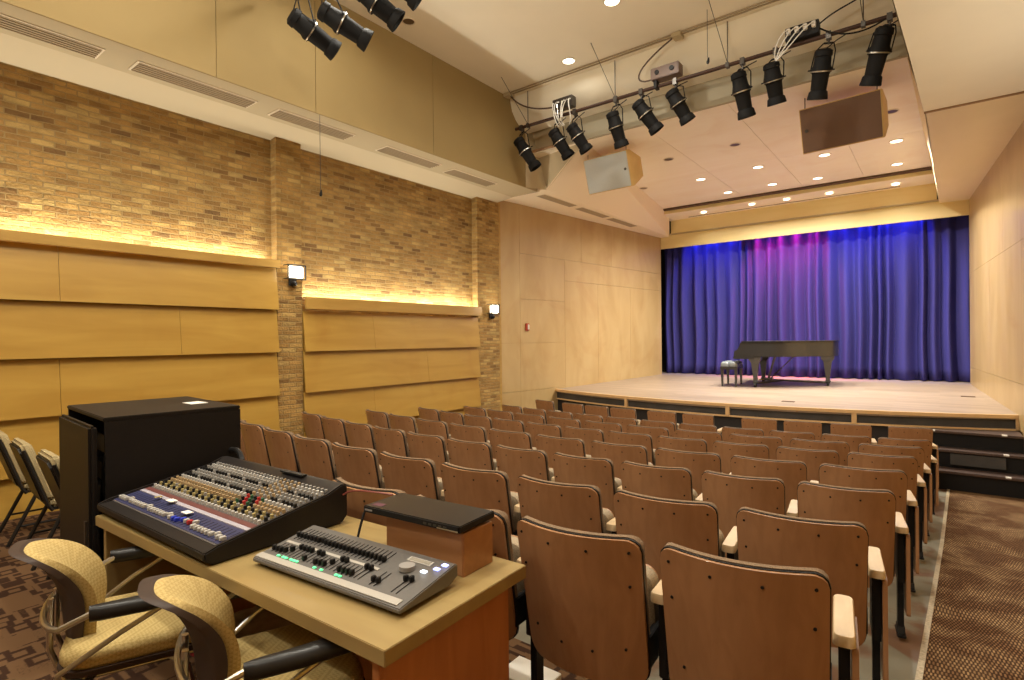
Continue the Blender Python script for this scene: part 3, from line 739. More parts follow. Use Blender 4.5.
# ------------------------------------------------------------------ theatrical lights
def lightbar(y, z, x0, x1, rods, label):
    t = thing('light_bar', label, 'light bar', (x0, y, z))
    MB().cyl((0, 0, 0), (x1-x0, 0, 0), .024).build('pipe', plain('pipe_brown', (.06, .03, .02), .5), t, smooth=True)
    for rx in rods:
        m = MB(); m.cyl((rx-x0, 0, 0), (rx-x0, 0, ZCE-z), .006); m.box(rx-x0-.02, rx-x0+.02, -.03, .03, -.03, .03); m.build('hanger_rod', dsteel, t)
        MB().tube([(rx-x0, 0, .02), (rx-x0-.03, -.62, ZCE-z)], .004).build('safety_cable', dsteel, t)
    return t
BY, BZ = 7.0, 4.86
lightbar(BY, BZ, -5.30, -.30, [-5.06, -3.555, -2.03, -.62], 'long dark pipe hung below the ceiling carrying stage lights')
lightbar(2.95, 5.0, -5.15, -2.6, [-4.9, -3.4], 'shorter dark pipe above the seats carrying four stage lights')
def fixture(rear, front, bar, label, group, loops=False):
    rear, front = Vector(rear), Vector(front); d = (front-rear); L_ = d.length; q = d.to_track_quat('Z', 'Y')
    t = thing('stage_spotlight', label, 'stage light', rear, 0, group)
    def P(r, a, s): return q @ Vector((1.12*r*cos(a), 1.12*r*sin(a), s*L_))
    def seg(prof, name, mat, parent=t, n=16):
        m = MB(); m.loft([[P(r, 2*pi*k/n, s) for k in range(n)] for s, r in prof]); return m.build(name, mat, parent, smooth=True, angle=40)
    seg([(-.04, .05), (0, .078), (.10, .082), (.12, .074), (.30, .080), (.36, .094), (.44, .094)], 'lamp_housing', black_matte)
    seg([(.44, .084), (.48, .078), (.80, .072)], 'lens_tube', black_matte)
    seg([(.80, .068), (.84, .085), (.99, .095), (1.0, .088), (.90, .08)], 'gel_frame', black_matte)
    seg([(.405, .098), (.43, .098)], 'clamp_ring', steel)
    seg([(.88, .06), (.90, .06)], 'lens', lens_m)
    side = q @ Vector((1, 0, 0)); mid = d*.40
    # yoke: two arms to the clamp above
    cl = Vector(bar)-rear
    m = MB()
    sx = Vector((1, 0, 0)) - d.normalized()*d.normalized().x; sx.normalize()
    for s in (-1, 1):
        m.tube([mid+sx*(s*.108), mid+sx*(s*.10)+(cl-mid)*.55, cl+sx*(s*.05)+Vector((0, 0, -.09))], .007, 6)
    m.tube([cl+sx*-.05+Vector((0, 0, -.09)), cl+sx*.05+Vector((0, 0, -.09))], .010, 6)
    m.build('yoke', black_matte, t)
    m = MB(); m.cyl(cl+Vector((0, 0, -.10)), cl+Vector((0, 0, -.02)), .012); m.box(cl.x-.025, cl.x+.025, cl.y-.035, cl.y+.035, cl.z-.05, cl.z+.03); m.build('clamp', dsteel, t)
    for a in (0, pi/2, pi):
        m = MB(); m.cyl(P(.085, a, .39), P(.125, a, .39), .008, n=6); m.build('shutter_handle', black, t)
    MB().tube([Vector((0, 0, 0)), cl*.5+Vector((.10, -.03, -.02)), cl+Vector((.16, 0, -.05))], .006, 6).build('power_cord', black, t)
    return t
FX_ = [((-5.221, 6.95, 4.66), (-5.0, 7.12, 4.216)), ((-4.563, 6.95, 4.644), (-4.392, 7.12, 4.262)), ((-4.247, 6.95, 4.642), (-4.081, 7.12, 4.285)), ((-3.581, 6.95, 4.661), (-3.517, 7.12, 4.219)),
       ((-3.205, 6.95, 4.70), (-2.99, 7.12, 4.319)), ((-2.731, 6.95, 4.72), (-2.566, 7.12, 4.34)), ((-1.896, 6.95, 4.701), (-1.842, 7.12, 4.209)), ((-1.527, 6.95, 4.70), (-1.503, 7.12, 4.28)),
       ((-.985, 6.95, 4.679), (-1.083, 7.12, 4.22)), ((-.426, 6.95, 4.726), (-.575, 7.12, 4.23))]
FL = ['black stage spotlight at the far left end of the long pipe', 'black stage spotlight under the left cable box, left of the pair', 'black stage spotlight under the left cable box, right of the pair',
      'black stage spotlight hanging just above the left-hand loudspeaker', 'tilted black stage spotlight left of the brown dimmer box', 'tilted black stage spotlight right of the brown dimmer box',
      'upright black stage spotlight midway between dimmer box and plug box', 'black stage spotlight just left of the white-cabled plug box', 'black stage spotlight hanging just above the brown loudspeaker', 'black stage spotlight at the right end of the long pipe']
for (a, b), l in zip(FX_, FL):
    fixture(a, b, (a[0]+.04, BY, BZ), l, 'stage spotlights on the long pipe')
for (a, b), l in zip([((-4.81, 2.87, 4.60), (-4.72, 3.29, 4.40)), ((-4.51, 2.99, 4.60), (-4.32, 3.38, 4.40)), ((-4.01, 3.05, 4.62), (-3.84, 3.34, 4.40)), ((-3.68, 2.98, 4.66), (-3.50, 3.28, 4.44))],
                     ['leftmost black spotlight on the shorter pipe near the upper left wall', 'second black spotlight from the left on the shorter pipe', 'third black spotlight from the left on the shorter pipe', 'rightmost black spotlight on the shorter pipe, cut by the frame top']):
    fixture(a, b, (a[0]-.02, 2.95, 5.0), l, 'stage spotlights on the shorter pipe')
# cable box, dimmer box, plug box
t = thing('cable_box', 'steel outlet box with tangled cables left on the long pipe', 'outlet box', (-4.38, 6.98, 4.93))
m = MB(); m.box(-.17, .17, -.06, .06, .0, .16); m.build('box', dsteel, t, bevel=.006)
rn = random.Random(5)
for i in range(7):
    x = -.15+.05*i
    MB().tube(bez((x, -.06, .10), (x+rn.uniform(-.1, .1), -.16, .12), (x+rn.uniform(-.15, .1), -.12, -.2), (x*.6+rn.uniform(-.05, .05), -.05, -.26), 10), .008, 6).build('cable', steel if i % 2 else white_pl, t)
t = thing('dimmer_box', 'brown two-lens dimmer box clamped above the long pipe', 'dimmer box', (-2.80, 6.98, 4.92))
MB().box(-.19, .19, -.08, .08, .0, .15).build('case', plain('dimmer_brown', (.16, .10, .075), .5), t, bevel=.008)
for x in (-.1, .1): MB().cyl((x, -.08, .08), (x, -.095, .08), .03).build('socket', black, t)
MB().box(-.16, -.12, -.05, .05, -.10, .0).build('bracket', black, t)
t = thing('plug_box', 'black plug box with white cables at the right of the long pipe', 'outlet box', (-1.20, 6.98, 4.87))
MB().box(-.17, .17, -.06, .06, .02, .17).build('box', black, t, bevel=.006)
for i in range(4):
    x = -.13+.085*i
    MB().box(x-.02, x+.02, -.11, -.05, .08, .14).build('plug', white_pl, t, bevel=.005)
    MB().tube(bez((x, -.11, .11), (x-.02, -.2, .12), (x-.2, -.12, -.05), (-.26-.02*i, -.04, -.2), 10), .007, 6).build('cable', white_pl, t)
# conduit run along the ceiling and drop cables
t = thing('conduit_run', 'thin twin conduit across the ceiling in front of the bulkhead', 'conduit', (-5.36, 6.9, 5.385))
MB().cyl((0, 0, 0), (5.1, 0, 0), .010, n=8).build('pipe', vent_m, t); MB().cyl((0, -.06, .0), (5.1, -.06, 0), .010, n=8).build('pipe', vent_m, t)
for x in (0.02, 2.75): MB().box(x-.06, x+.06, -.09, .05, -.045, .01).build('junction', soffit_m, t, bevel=.006)
tag(MB().tube(bez((-5.3, 6.88, 5.34), (-5.1, 6.9, 5.08), (-4.8, 6.95, 5.02), (-4.52, 6.97, 5.0)), .012, 6).build('power_cable', plain('cable_brown', (.09, .05, .03), .6)), 'brown cable sagging from ceiling corner to the left cable box', 'cable')
tag(MB().tube(bez((-2.68, 6.88, 5.36), (-3.3, 6.9, 5.1), (-3.25, 6.95, 4.92), (-2.98, 6.97, 4.96)), .010, 6).build('power_cable', MATS['cable_brown']), 'grey-brown cable looping from the ceiling to the dimmer box', 'cable')
tag(MB().tube(bez((-1.03, 6.97, 4.95), (-.8, 6.9, 4.72), (-.6, 6.95, 4.74), (-.42, 6.98, 4.84)), .009, 6).build('power_cable', black), 'black cable sagging between the plug box and the right-end spotlight', 'cable')
tag(MB().tube(bez((-1.03, 6.97, 5.0), (-.75, 6.9, 5.14), (-.55, 6.9, 5.02), (-.33, 6.85, 5.36)), .008, 6).build('power_cable', black), 'thin cable rising from the plug box to the right soffit', 'cable')
for x, y, zb, l in ((-5.5+.06, 3.57, 3.16, 'thin hanging microphone in front of the left brick wall'), (-2.144, 6.6, 4.78, 'small hanging microphone below the ceiling centre')):
    t = thing('hanging_microphone', l, 'microphone', (x, y, zb))
    zt = 4.05 if x < -5 else ZCE
    MB().tube([(0, 0, .03), (0, 0, zt-zb)], .0035, 6).build('cable', dsteel, t)
    m = MB(); m.rev((0, 0, -.02), (.015, 0, .05), [(0, .012), (.3, .018), (.6, .014), (1, .006)], 10); m.build('capsule', black, t, smooth=True)

# ------------------------------------------------------------------ recessed lights, vents, sconces, alarm
def downlight(x, y, z, label, group, lit=True, r=.085):
    t = thing('recessed_light', label, 'ceiling light', (x, y, z), 0, group)
    m = MB(); m.loft([[(rr*cos(2*pi*k/24), rr*sin(2*pi*k/24), zz) for k in range(24)] for rr, zz in ((r*1.18, 0), (r*1.18, -.008), (r, -.010), (r*.97, -.002))], cap=False); m.build('ring', lamp_ring, t, smooth=True)
    m = MB(); m.cyl((0, 0, .002), (0, 0, -.004), r*.97, n=24); m.build('lamp', lamp_on if lit else lamp_off, t)
downlight(*HOUSE[0], ZCE, 'lit round recessed light in the cream ceiling above the long pipe', 'house ceiling lights')
downlight(*HOUSE[1], ZCE, 'lit round recessed light cut by the top of the frame', 'house ceiling lights')
SLAB = ['lit recessed stage light, left of the four in the second row', 'lit recessed stage light, second from left in the second row', 'lit recessed stage light right below the brown loudspeaker', 'lit recessed stage light at right end of the second row',
        'lit recessed stage light second in the row before the slot', 'lit recessed stage light first in the row before the slot', 'lit recessed stage light third in the row before the slot', 'lit recessed stage light at right end of the row before the slot']
for (x, y), l in zip(STAGE_LIT, SLAB): downlight(x, y, ZS, l, 'stage ceiling lights')
for (x, y), l in zip(STAGE_OFF, ['unlit recessed stage light nearest the audience, centre', 'unlit recessed stage light right of the left-hand loudspeaker', 'unlit recessed stage light right of the brown loudspeaker', 'unlit recessed stage light by the left edge of the stage ceiling']):
    downlight(x, y, ZS, l, 'unlit stage ceiling lights', False, .075)
for i, (x, y) in enumerate(STAGE_REAR): downlight(x, y, ZS2, f'lit recessed light behind the ceiling slot, {ORD[i]} from the left', 'recessed lights behind the slot', True, .07)
downlight(-5.07, 4.56, ZCE, 'unlit recessed light near the shorter pipe and left wall', 'unlit house ceiling lights', False, .07)
VL = ['long taupe air vent in the left soffit, nearest the camera', 'taupe air vent second along the left soffit', 'taupe air vent third along the left soffit, before the first pier', 'taupe air vent fourth along the left soffit', 'taupe air vent last in the left soffit before the stage wall']
for (y0, y1), l in zip([(.2, 1.63), (1.87, 2.97), (3.2, 4.2), (4.68, 5.68), (5.93, 6.94)], VL):
    t = thing('air_vent', l, 'vent', (-5.76, (y0+y1)/2, ZSOF), 0, 'air vents along the left soffit'); h = (y1-y0)/2
    m = MB(); m.box(-.125, .125, -h, h, -.008, 0); m.build('frame', vent_f, t, bevel=.003)
    m = MB(); m.box(-.105, .105, -h+.02, h-.02, -.011, -.008)
    for k in range(5): m.box(-.10+.042*k, -.085+.042*k, -h+.02, h-.02, -.018, -.010)
    m.build('grille', vent_m, t)
for (y0, y1), l in zip([(8.2, 9.3), (9.5, 10.6), (10.75, 11.9)], ['taupe slot vent above the maple wall, nearest the brick', 'slot vent above the maple wall, middle of three', 'slot vent above the maple wall, nearest the curtain']):
    t = thing('air_vent', l, 'vent', (-5.66+.02*(y0-8), (y0+y1)/2, 4.12), radians(-1.5), 'slot vents above the stage wall'); h = (y1-y0)/2
    m = MB(); m.box(-.10, .10, -h, h, -.008, 0); m.build('frame', vent_f, t, bevel=.003)
    m = MB(); m.box(-.085, .085, -h+.02, h-.02, -.011, -.008); m.build('grille', vent_m, t)
for y, z, l in ((3.74, 2.375, 'black-framed glowing wall sconce on the nearer brick pier'), (7.56, 2.06, 'black-framed glowing wall sconce on the brick pier by the stage')):
    t = thing('wall_sconce', l, 'wall lamp', (-6.32, y, z), 0, 'wall sconces on the brick piers')
    m = MB(); m.box(0, .012, -.05, .05, -.16, -.02); m.cyl((0, 0, -.14), (.05, 0, -.14), .032); m.sph((.055, 0, -.135), .03); m.build('wall_mount', black, t)
    m = MB()
    for s in (-1, 1):
        m.box(.10, .112, s*.115-.006, s*.115+.006, -.085, .085); m.box(.10, .112, -.121, .121, s*.085-.006, s*.085+.006)
        m.box(.0, .10, s*.115-.004, s*.115+.004, .079, .087); m.box(0, .10, s*.115-.004, s*.115+.004, -.087, -.079)
    m.build('frame', black, t)
    m = MB(); m.box(.045, .098, -.095, .095, -.07, .07); m.build('shade', sconce_g, t, bevel=.01)
    light('sconce_lamp', 'POINT', (-6.32+.15, y, z+.02), 11, WARM2, shadow_soft_size=.06)
ay = 8.68
t = thing('fire_alarm', 'small red fire alarm sounder on the left maple wall', 'fire alarm', (xl(ay), ay, 1.76), radians(-7))
MB().box(0, .035, -.05, .05, -.07, .07).build('case', red_m, t, bevel=.008); MB().box(.035, .05, -.012, .028, -.05, .05).build('strobe', white_pl, t, bevel=.005)

# ------------------------------------------------------------------ sound desk
DR = radians(2.4); ZD = .74
dk = thing('sound_desk', 'light maple sound desk with a reddish end panel behind the seats', 'desk', (-1.12, .905, 0), DR)
def DM(x, y): # desk frame: x to the left is negative, y toward the stage
    return Vector((-1.12+cos(DR)*x-sin(DR)*y, .905+sin(DR)*x+cos(DR)*y, 0))
W, Dp = 1.94, .645
MB().box(-W, 0, 0, Dp, ZD-.045, ZD).build('desk_top', desk_m, dk, bevel=.002)
MB().box(-.085, -.055, .03, Dp-.03, ZB, ZD-.045).build('end_panel', desk_red, dk, bevel=.002)
MB().box(-W+.035, -W+.065, .02, Dp-.03, ZB, ZD-.045).build('end_panel', desk_m, dk, bevel=.002)
MB().box(-W+.065, -.085, Dp-.10, Dp-.08, ZB+.05, ZD-.045).build('modesty_panel', desk_red, dk)

# mixer
mo = DM(-1.955, .01); mx = thing('mixing_console', 'large black audio mixing console covered in knobs and faders', 'mixing console', (mo.x, mo.y, ZD), DR-radians(1.0))
MW, MD = 1.045, .60
side = [(0, .022), (.0, .050), (.05, .066), (.50, .142), (.57, .168), (.60, .165), (.60, .03), (.57, .002), (.03, .002)]
m = MB(); m.slab([(0.012, y, z-.012 if 0.04 < y < .56 and z > .06 else z) for y, z in side], (MW-.024, 0, 0)); m.build('chassis', gear_black, mx, bevel=.004)
for x in (0, MW-.022):
    m = MB(); m.slab([(x, y, z) for y, z in side], (.022, 0, 0)); m.build('end_cheek', gear_black, mx, bevel=.005)
SLP = (.142-.066)/.45
def sz(y): return .066-.012+SLP*(y-.05)
def facestrip(name, y0, y1, mat, x0=.024, x1=MW-.024, dz=.002):
    m = MB(); m.slab([(x0, y0, sz(y0)), (x1, y0, sz(y0)), (x1, y1, sz(y1)), (x0, y1, sz(y1))], (0, 0, dz)); return m.build(name, mat, mx)
facestrip('control_surface', .055, .545, mixgrey)
facestrip('fader_panel', .062, .165, navy, dz=.004)
facestrip('scribble_strip', .168, .186, mixstrip, dz=.005)
facestrip('mute_band', .188, .212, mixred, dz=.004)
facestrip('connector_strip', .55, .565, mixstrip, .30, .75, .006) if 0 else None
m = MB()
for i in range(34):
    x = .05+i*.0288; m.slab([(x-.0018, .07, sz(.07)+.0042), (x+.0018, .07, sz(.07)+.0042), (x+.0018, .15, sz(.15)+.0042), (x-.0018, .15, sz(.15)+.0042)], (0, 0, .0008))
m.build('slot_marking', black, mx)
CX = [.05+i*.0288 for i in range(34)]
fproto = None
for i, x in enumerate(CX):
    y = .085+(.012 if 20 < i < 25 else 0)+(.010 if i % 7 == 3 else 0)
    mat_ = k_blue if i in (19, 20, 21) else k_red if i == 23 else k_white
    m = MB(); m.box(x-.0085, x+.0085, y-.011, y+.011, sz(y)+.004, sz(y)+.019); m.build('fader', mat_, mx, bevel=.002)
KR = [(.226, k_white, 'w'), (.252, k_black, 'y'), (.277, k_black, 'b'), (.302, k_tan, 't'), (.327, k_tan, 't'), (.352, k_white, 'g'), (.378, k_black, 'b'), (.403, k_grey, 'g'), (.428, k_grey, 'w'), (.453, k_black, 'b'), (.478, k_grey, 'g'), (.503, k_white, 'w'), (.525, k_grey, 'g')]
def knob(m, x, y, mat_i=0, r=.0085, h=.015):
    z = sz(y)+.002
    m.cyl((x, y, z), (x, y-.0015, z+h), r, r*.8, n=8)
cnt = 0
rest = {}
for ri, (y, mat_, _) in enumerate(KR):
    for i, x in enumerate(CX):
        master = 22 <= i <= 26
        mm = mat_
        if master and ri in (3, 4, 5): mm = k_red if (i+ri) % 3 == 0 else k_green if (i+ri) % 3 == 1 else k_black
        elif master and ri > 5: mm = k_grey if i % 2 else k_tan
        elif mat_ is k_black and (ri == 1 or ri == 2) and (i+ri) % 2: mm = k_yel
        elif mat_ is k_black and i % 5 == 4: mm = k_grey
        if cnt < 64:
            m = MB(); knob(m, x, y); m.build('knob', mm, mx, smooth=True, angle=50); cnt += 1
        else:
            rest.setdefault(mm, []).append((x, y))
mats_ = list(rest)
m = MB()
for mi, k in enumerate(mats_):
    m.mi = mi
    for x, y in rest[k]: knob(m, x, y)
o = m.build('knob_field', mats_, mx, smooth=True, angle=50); o['kind'] = 'stuff'
MB().box(.60, .78, .55, .575, .168, .176).build('cable_tray', black, mx)
for x, y, w_ in ((.36, .148, .05), (.58, .118, .05), (.255, .14, .02)):
    m = MB(); m.box(x, x+w_, y, y+.03, sz(y)+.018, sz(y)+.02); m.build('paper_note', paper_m if w_ > .03 else k_yel, mx)

# lighting console
lo = DM(-.798, .103); lc = thing('lighting_console', 'grey lighting console with black faders and green lit buttons', 'lighting console', (lo.x, lo.y, ZD), DR+radians(2.2))
LW, LD = .715, .25
def lz(y): return .030+.040*y/LD
m = MB(); m.slab([(0, 0, .014), (0, 0, .028), (0, .012, .0315), (0, LD, .070), (0, LD+.012, .066), (0, LD+.012, .030), (0, LD-.03, .012)], (LW, 0, 0)); m.build('chassis', grey_panel, lc, bevel=.003)
def lstrip(name, x0, x1, y0, y1, mat, dz=.0015):
    m = MB(); m.slab([(x0, y0, lz(y0)+.0005), (x1, y0, lz(y0)+.0005), (x1, y1, lz(y1)+.0005), (x0, y1, lz(y1)+.0005)], (0, 0, dz)); return m.build(name, mat, lc)
lstrip('front_strip', .004, LW-.02, .008, .034, silver_panel, .002); lstrip('middle_strip', .02, .50, .118, .130, silver_panel, .002)
FXS = [.03+i*.0195 for i in range(24)]
for a, b in ((.055, .112), (.145, .225)):
    m = MB()
    for x in FXS:
        m.slab([(x-.0012, a, lz(a)+.001), (x+.0012, a, lz(a)+.001), (x+.0012, b, lz(b)+.001), (x-.0012, b, lz(b)+.001)], (0, 0, .0012))
    m.build('slot_marking', black, lc)
m = MB()
for x in (.535, .555, .63, .65):
    m.slab([(x-.0012, .05, lz(.05)+.001), (x+.0012, .05, lz(.05)+.001), (x+.0012, .125, lz(.125)+.001), (x-.0012, .125, lz(.125)+.001)], (0, 0, .0012))
m.build('slot_marking', black, lc)
def lf(x, y):
    MB().box(x-.0065, x+.0065, y-.008, y+.008, lz(y)+.001, lz(y)+.018).build('fader', k_black, lc, bevel=.002)
hi = {4: .085, 5: .108, 6: .108, 7: .108, 8: .108, 9: .062, 10: .108, 11: .108, 12: .062, 15: .085, 16: .112, 17: .112, 18: .065, 19: .065, 22: .112, 23: .112, 3: .07}
for i, x in enumerate(FXS):
    lf(x, hi.get(i, .066)); lf(x, .168+(.004 if i == 7 else 0))
for x, y in ((.535, .07), (.555, .07), (.63, .113), (.65, .118)): lf(x, y)
for i in (3, 4.4, 5.2, 6.6, 7.4, 8.2, 13, 14.8, 18.6, 19.5):
    x = FXS[0]+i*.0195; MB().box(x-.007, x+.007, .037, .048, lz(.04)+.001, lz(.048)+.004).build('lit_button', led_g, lc, bevel=.002)
MB().cyl((.585, .165, lz(.165)), (.585, .165, lz(.165)+.014), .026, n=24).build('encoder_wheel', plain('wheel_grey', (.30, .28, .26), .4), lc, smooth=True)
lstrip('display', .545, .645, .205, .228, silver_panel, .002); lstrip('display_window', .552, .638, .209, .224, lcd_m, .003)
for x, y, mt in ((.65, .172, led_w), (.68, .200, led_b), (.69, .228, led_b)): MB().box(x-.011, x+.011, y-.008, y+.008, lz(y), lz(y)+.006).build('side_button', mt, lc, bevel=.002)
for x in (.05, LW-.06):
    for y in (.03, LD-.03): MB().cyl((x, y, 0), (x, y, .014), .012).build('rubber_foot', black, lc)

# wooden riser box with media player on top
bo = DM(-.487, .443)
bxo = thing('wooden_box', 'plain reddish wooden riser box standing on the sound desk', 'box', (bo.x, bo.y, ZD), DR)
m = MB(); m.box(0, .375, 0, .158, 0, .145); m.build('shell', box_m, bxo, bevel=.002)
MB().box(.006, .369, -.002, .0, .006, .139).build('front_panel', box_m, bxo)
ro = Vector((-1.70, 1.283, 0))
rc_ = thing('media_player', 'slim black media player lying across the wooden box', 'media player', (ro.x, ro.y, ZD+.146), radians(4.7))
MB().box(0, .456, 0, .20, .006, .030).build('case', black_sat, rc_, bevel=.003)
MB().box(.005, .451, -.004, 0, .008, .028).build('front_panel', black, rc_, bevel=.001)
MB().box(.012, .05, -.0055, -.004, .015, .021).build('logo', plain('logo_grey', (.25, .23, .22), .4), rc_)
for i in range(5): MB().box(.30+.022*i, .314+.022*i, -.0055, -.004, .014, .021).build('button', dsteel, rc_)
MB().box(.36, .45, -.005, -.004, .010, .014).build('silver_line', steel, rc_)
for x in (.04, .42):
    for y in (.03, .17): MB().cyl((x, y, 0), (x, y, .008), .014).build('foot', black, rc_)
MB().box(.02, .07, .02, .05, .030, .0306).build('purple_reflection', plain('plum_reflection', (.10, .035, .06), .4), rc_)  # plum patch painted in place of a reflection on the case
# cables behind the mixer
p = DM(-.88, .55)
tag(MB().tube(bez((p.x-.03, p.y+.02, ZD+.12), (p.x+.05, p.y, ZD+.15), (p.x+.1, p.y-.05, ZD+.19), (p.x+.30, p.y+.02, ZD+.176)), .004, 6).build('audio_cable', plain('cable_red', (.22, .05, .04), .4)), 'red audio cable from the mixing console to the media player', 'cable')
tag(MB().tube(bez((p.x+.29, p.y-.10, ZD+.15), (p.x+.30, p.y-.16, ZD+.05), (p.x+.34, p.y-.17, ZD+.02), (p.x+.31, p.y-.20, ZD+.008)), .005, 6).build('audio_cable', black), 'black cable drooping from the media player to the desk', 'cable')
tag(MB().box(p.x+.335, p.x+.375, p.y-.19, p.y-.13, ZD+.001, ZD+.022).build('power_adapter', black, bevel=.005), 'small black adapter on the desk beside the wooden box', 'adapter')
q = DM(-1.86, .60)
tag(MB().tube(bez((q.x+.05, q.y+.02, ZD+.15), (q.x-.05, q.y+.06, ZD+.22), (q.x-.15, q.y+.05, ZD+.20), (q.x-.28, q.y+.02, ZD+.12)), .014, 8).build('cable_bundle', black), 'black cable bundle arching from the mixing console towards the rack', 'cable')

# ------------------------------------------------------------------ rack with open door
rk = thing('equipment_rack', 'tall black equipment rack with its door ajar beside the sound desk', 'equipment rack', (-4.01, .955, ZB), radians(-4.0))
rk.rotation_euler = (0, 0, radians(-4))
RW, RD, RH = .84, .63, 1.15
MB().box(RW-.02, RW, 0, RD, 0, RH-.02).build('side_panel', rack_m, rk); MB().box(0, .02, 0, RD, 0, RH-.02).build('side_panel', rack_m, rk)
MB().box(0, RW, -.005, RD, RH-.02, RH).build('top_panel', rack_m, rk, bevel=.004); MB().box(.02, RW-.02, RD-.02, RD, 0, RH-.02).build('back_panel', rack_m, rk); MB().box(.02, RW-.02, 0, RD-.02, 0, .06).build('base', rack_m, rk)
for i, z in enumerate((.18, .32, .46, .60, .74, .90)):
    u = MB().box(.06, RW-.06, .10, .5, z, z+.10).build('equipment_unit', black_sat, rk, bevel=.003)
    for j in range(3): MB().cyl((RW-.14-.05*j, .10, z+.05), (RW-.14-.05*j, .085, z+.05), .010, n=8).build('socket', steel if (i+j) % 3 == 0 else dsteel, u)
for i in range(5):
    MB().tube(bez((RW-.12-.05*i, .09, .98), (RW-.06, -.02, 1.02-.03*i), (RW-.05, -.02, .8-.1*i), (RW-.2-.05*i, .09, .65-.1*i), 10), .007, 6).build('patch_cable', dsteel if i % 2 else black, rk)
d = MB().box(.14, RW+.005, -.065, -.03, .02, RH-.035).build('door', rack_m, rk, bevel=.012)
MB().box(RW-.06, RW-.035, -.075, -.065, .55, .66).build('latch', dsteel, d)
tag(MB().box(-3.53, -3.40, 1.38, 1.47, ZB+RH+.001, ZB+RH+.004).build('paper_note', paper_m), 'white paper slip lying on top of the black rack', 'paper')

# ------------------------------------------------------------------ task chairs at the desk
def make_task_chair(label):
    t = thing('task_chair', label, 'task chair', (0, 0, 0), 0, 'yellow task chairs at the sound desk')
    # backrest sections: height, y, half width, wrap
    key = [(.44, -.165, .09, .02), (.51, -.178, .108, .035), (.58, -.184, .120, .045), (.65, -.198, .128, .048), (.70, -.220, .130, .044), (.742, -.248, .124, .035), (.773, -.279, .110, .022), (.791, -.303, .086, .010), (.799, -.315, .054, .003), (.801, -.319, .018, .0)]
    sec = []
    for i in range(len(key)-1):
        p0, p1, p2, p3 = key[max(i-1, 0)], key[i], key[i+1], key[min(i+2, len(key)-1)]
        for k in range(4 if i < len(key)-2 else 5):
            u = k/4
            sec.append(tuple(.5*(2*b_+(c_-a_)*u+(2*a_-5*b_+4*c_-d_)*u*u+(3*b_-a_-3*c_+d_)*u**3) for a_, b_, c_, d_ in zip(p0, p1, p2, p3)))
    def sheet(off, grow, up_):
        out = []
        for z, y, hw, wr_ in sec:
            r = []
            for i in range(19):
                u = -1+i/9
                r.append((u*(hw+grow), y+off+wr_*u*u*1.25, z+up_))
            out.append(r)
        return out
    def shell(off0, off1, grow, up_, name, mat):
        a, b = sheet(off0, grow, up_), sheet(off1, grow, up_)
        m = MB(); m.loft([ra+rb[::-1] for ra, rb in zip(a, b)]); return m.build(name, mat, t, smooth=True, angle=60)
    shell(-.030, -.002, .012, .006, 'back_shell', brown_shell); shell(-.002, .032, 0, 0, 'back_cushion', yellow_f)
    n = rrect(-.235, .235, -.20, .25, .10, 6)
    m = MB(); m.loft([[(x*s_, .025+(y-.025)*s_, z) for x, y in n] for s_, z in ((.96, .425), (1, .44), (1, .465), (.97, .482), (.88, .490))]); m.build('seat_cushion', yellow_f, t, smooth=True, angle=60)
    m = MB(); m.loft([[(x*s_, .02+(y-.02)*s_, z) for x, y in n] for s_, z in ((.75, .385), (1.0, .405), (1.03, .428))]); m.build('seat_shell', brown_shell, t, smooth=True, angle=60)
    # arm loop round the back
    pts = [(.275, .05, .645), (.265, -.08, .63)]+[(.25*cos(a), -.17-.085*sin(a), .585) for a in [radians(k) for k in range(10, 171, 16)]]+[(-.265, -.08, .63), (-.275, .05, .645)]
    MB().tube(pts, .010).build('arm_loop', steel, t, smooth=True)
    for s in (-1, 1):
        m = MB(); n2 = [(-.10, .014), (-.07, .027), (.05, .035), (.20, .038), (.24, .031), (.255, .014)]
        m.loft([[(s*.275+w_*cos(2*pi*k/12), y, .628+.027*sin(2*pi*k/12)+(.008 if y > .1 else 0)) for k in range(12)] for y, w_ in n2]); m.build('armrest', black_sat, t, smooth=True, angle=60)
        MB().tube([(s*.275, .17, .64), (s*.262, -.02, .54), (s*.225, -.19, .43), (s*.20, -.20, .40)], .009).build('arm_brace', steel, t, smooth=True)
        MB().tube([(s*.05, -.235, .62), (s*.055, -.24, .45), (s*.06, -.20, .33), (s*.08, -.10, .30)], .010).build('back_upright', steel, t, smooth=True)
        for y0, y1 in ((.17, .24), (-.15, -.25)):
            g = MB().tube([(s*.16, y0*.6, .39), (s*.23, y0, .36), (s*.255, y1, .012)], .012).build('leg', steel, t, smooth=True)
            MB().cyl((s*.255, y1, .0), (s*.255, y1, .02), .016).build('glide', black, g)
        MB().tube([(s*.25, .20, .17), (s*.25, -.215, .17)], .008).build('side_rail', steel, t)
    return t
c1 = make_task_chair('yellow cushioned task chair farther from the camera, beside the rack')
c1.location = (-2.40, .765, ZB+.004); c1.rotation_euler = (0, 0, radians(-22))
dup(c1, 'yellow cushioned task chair nearer the camera, at the desk middle', (-1.68, .91, ZB+.004), radians(-22))

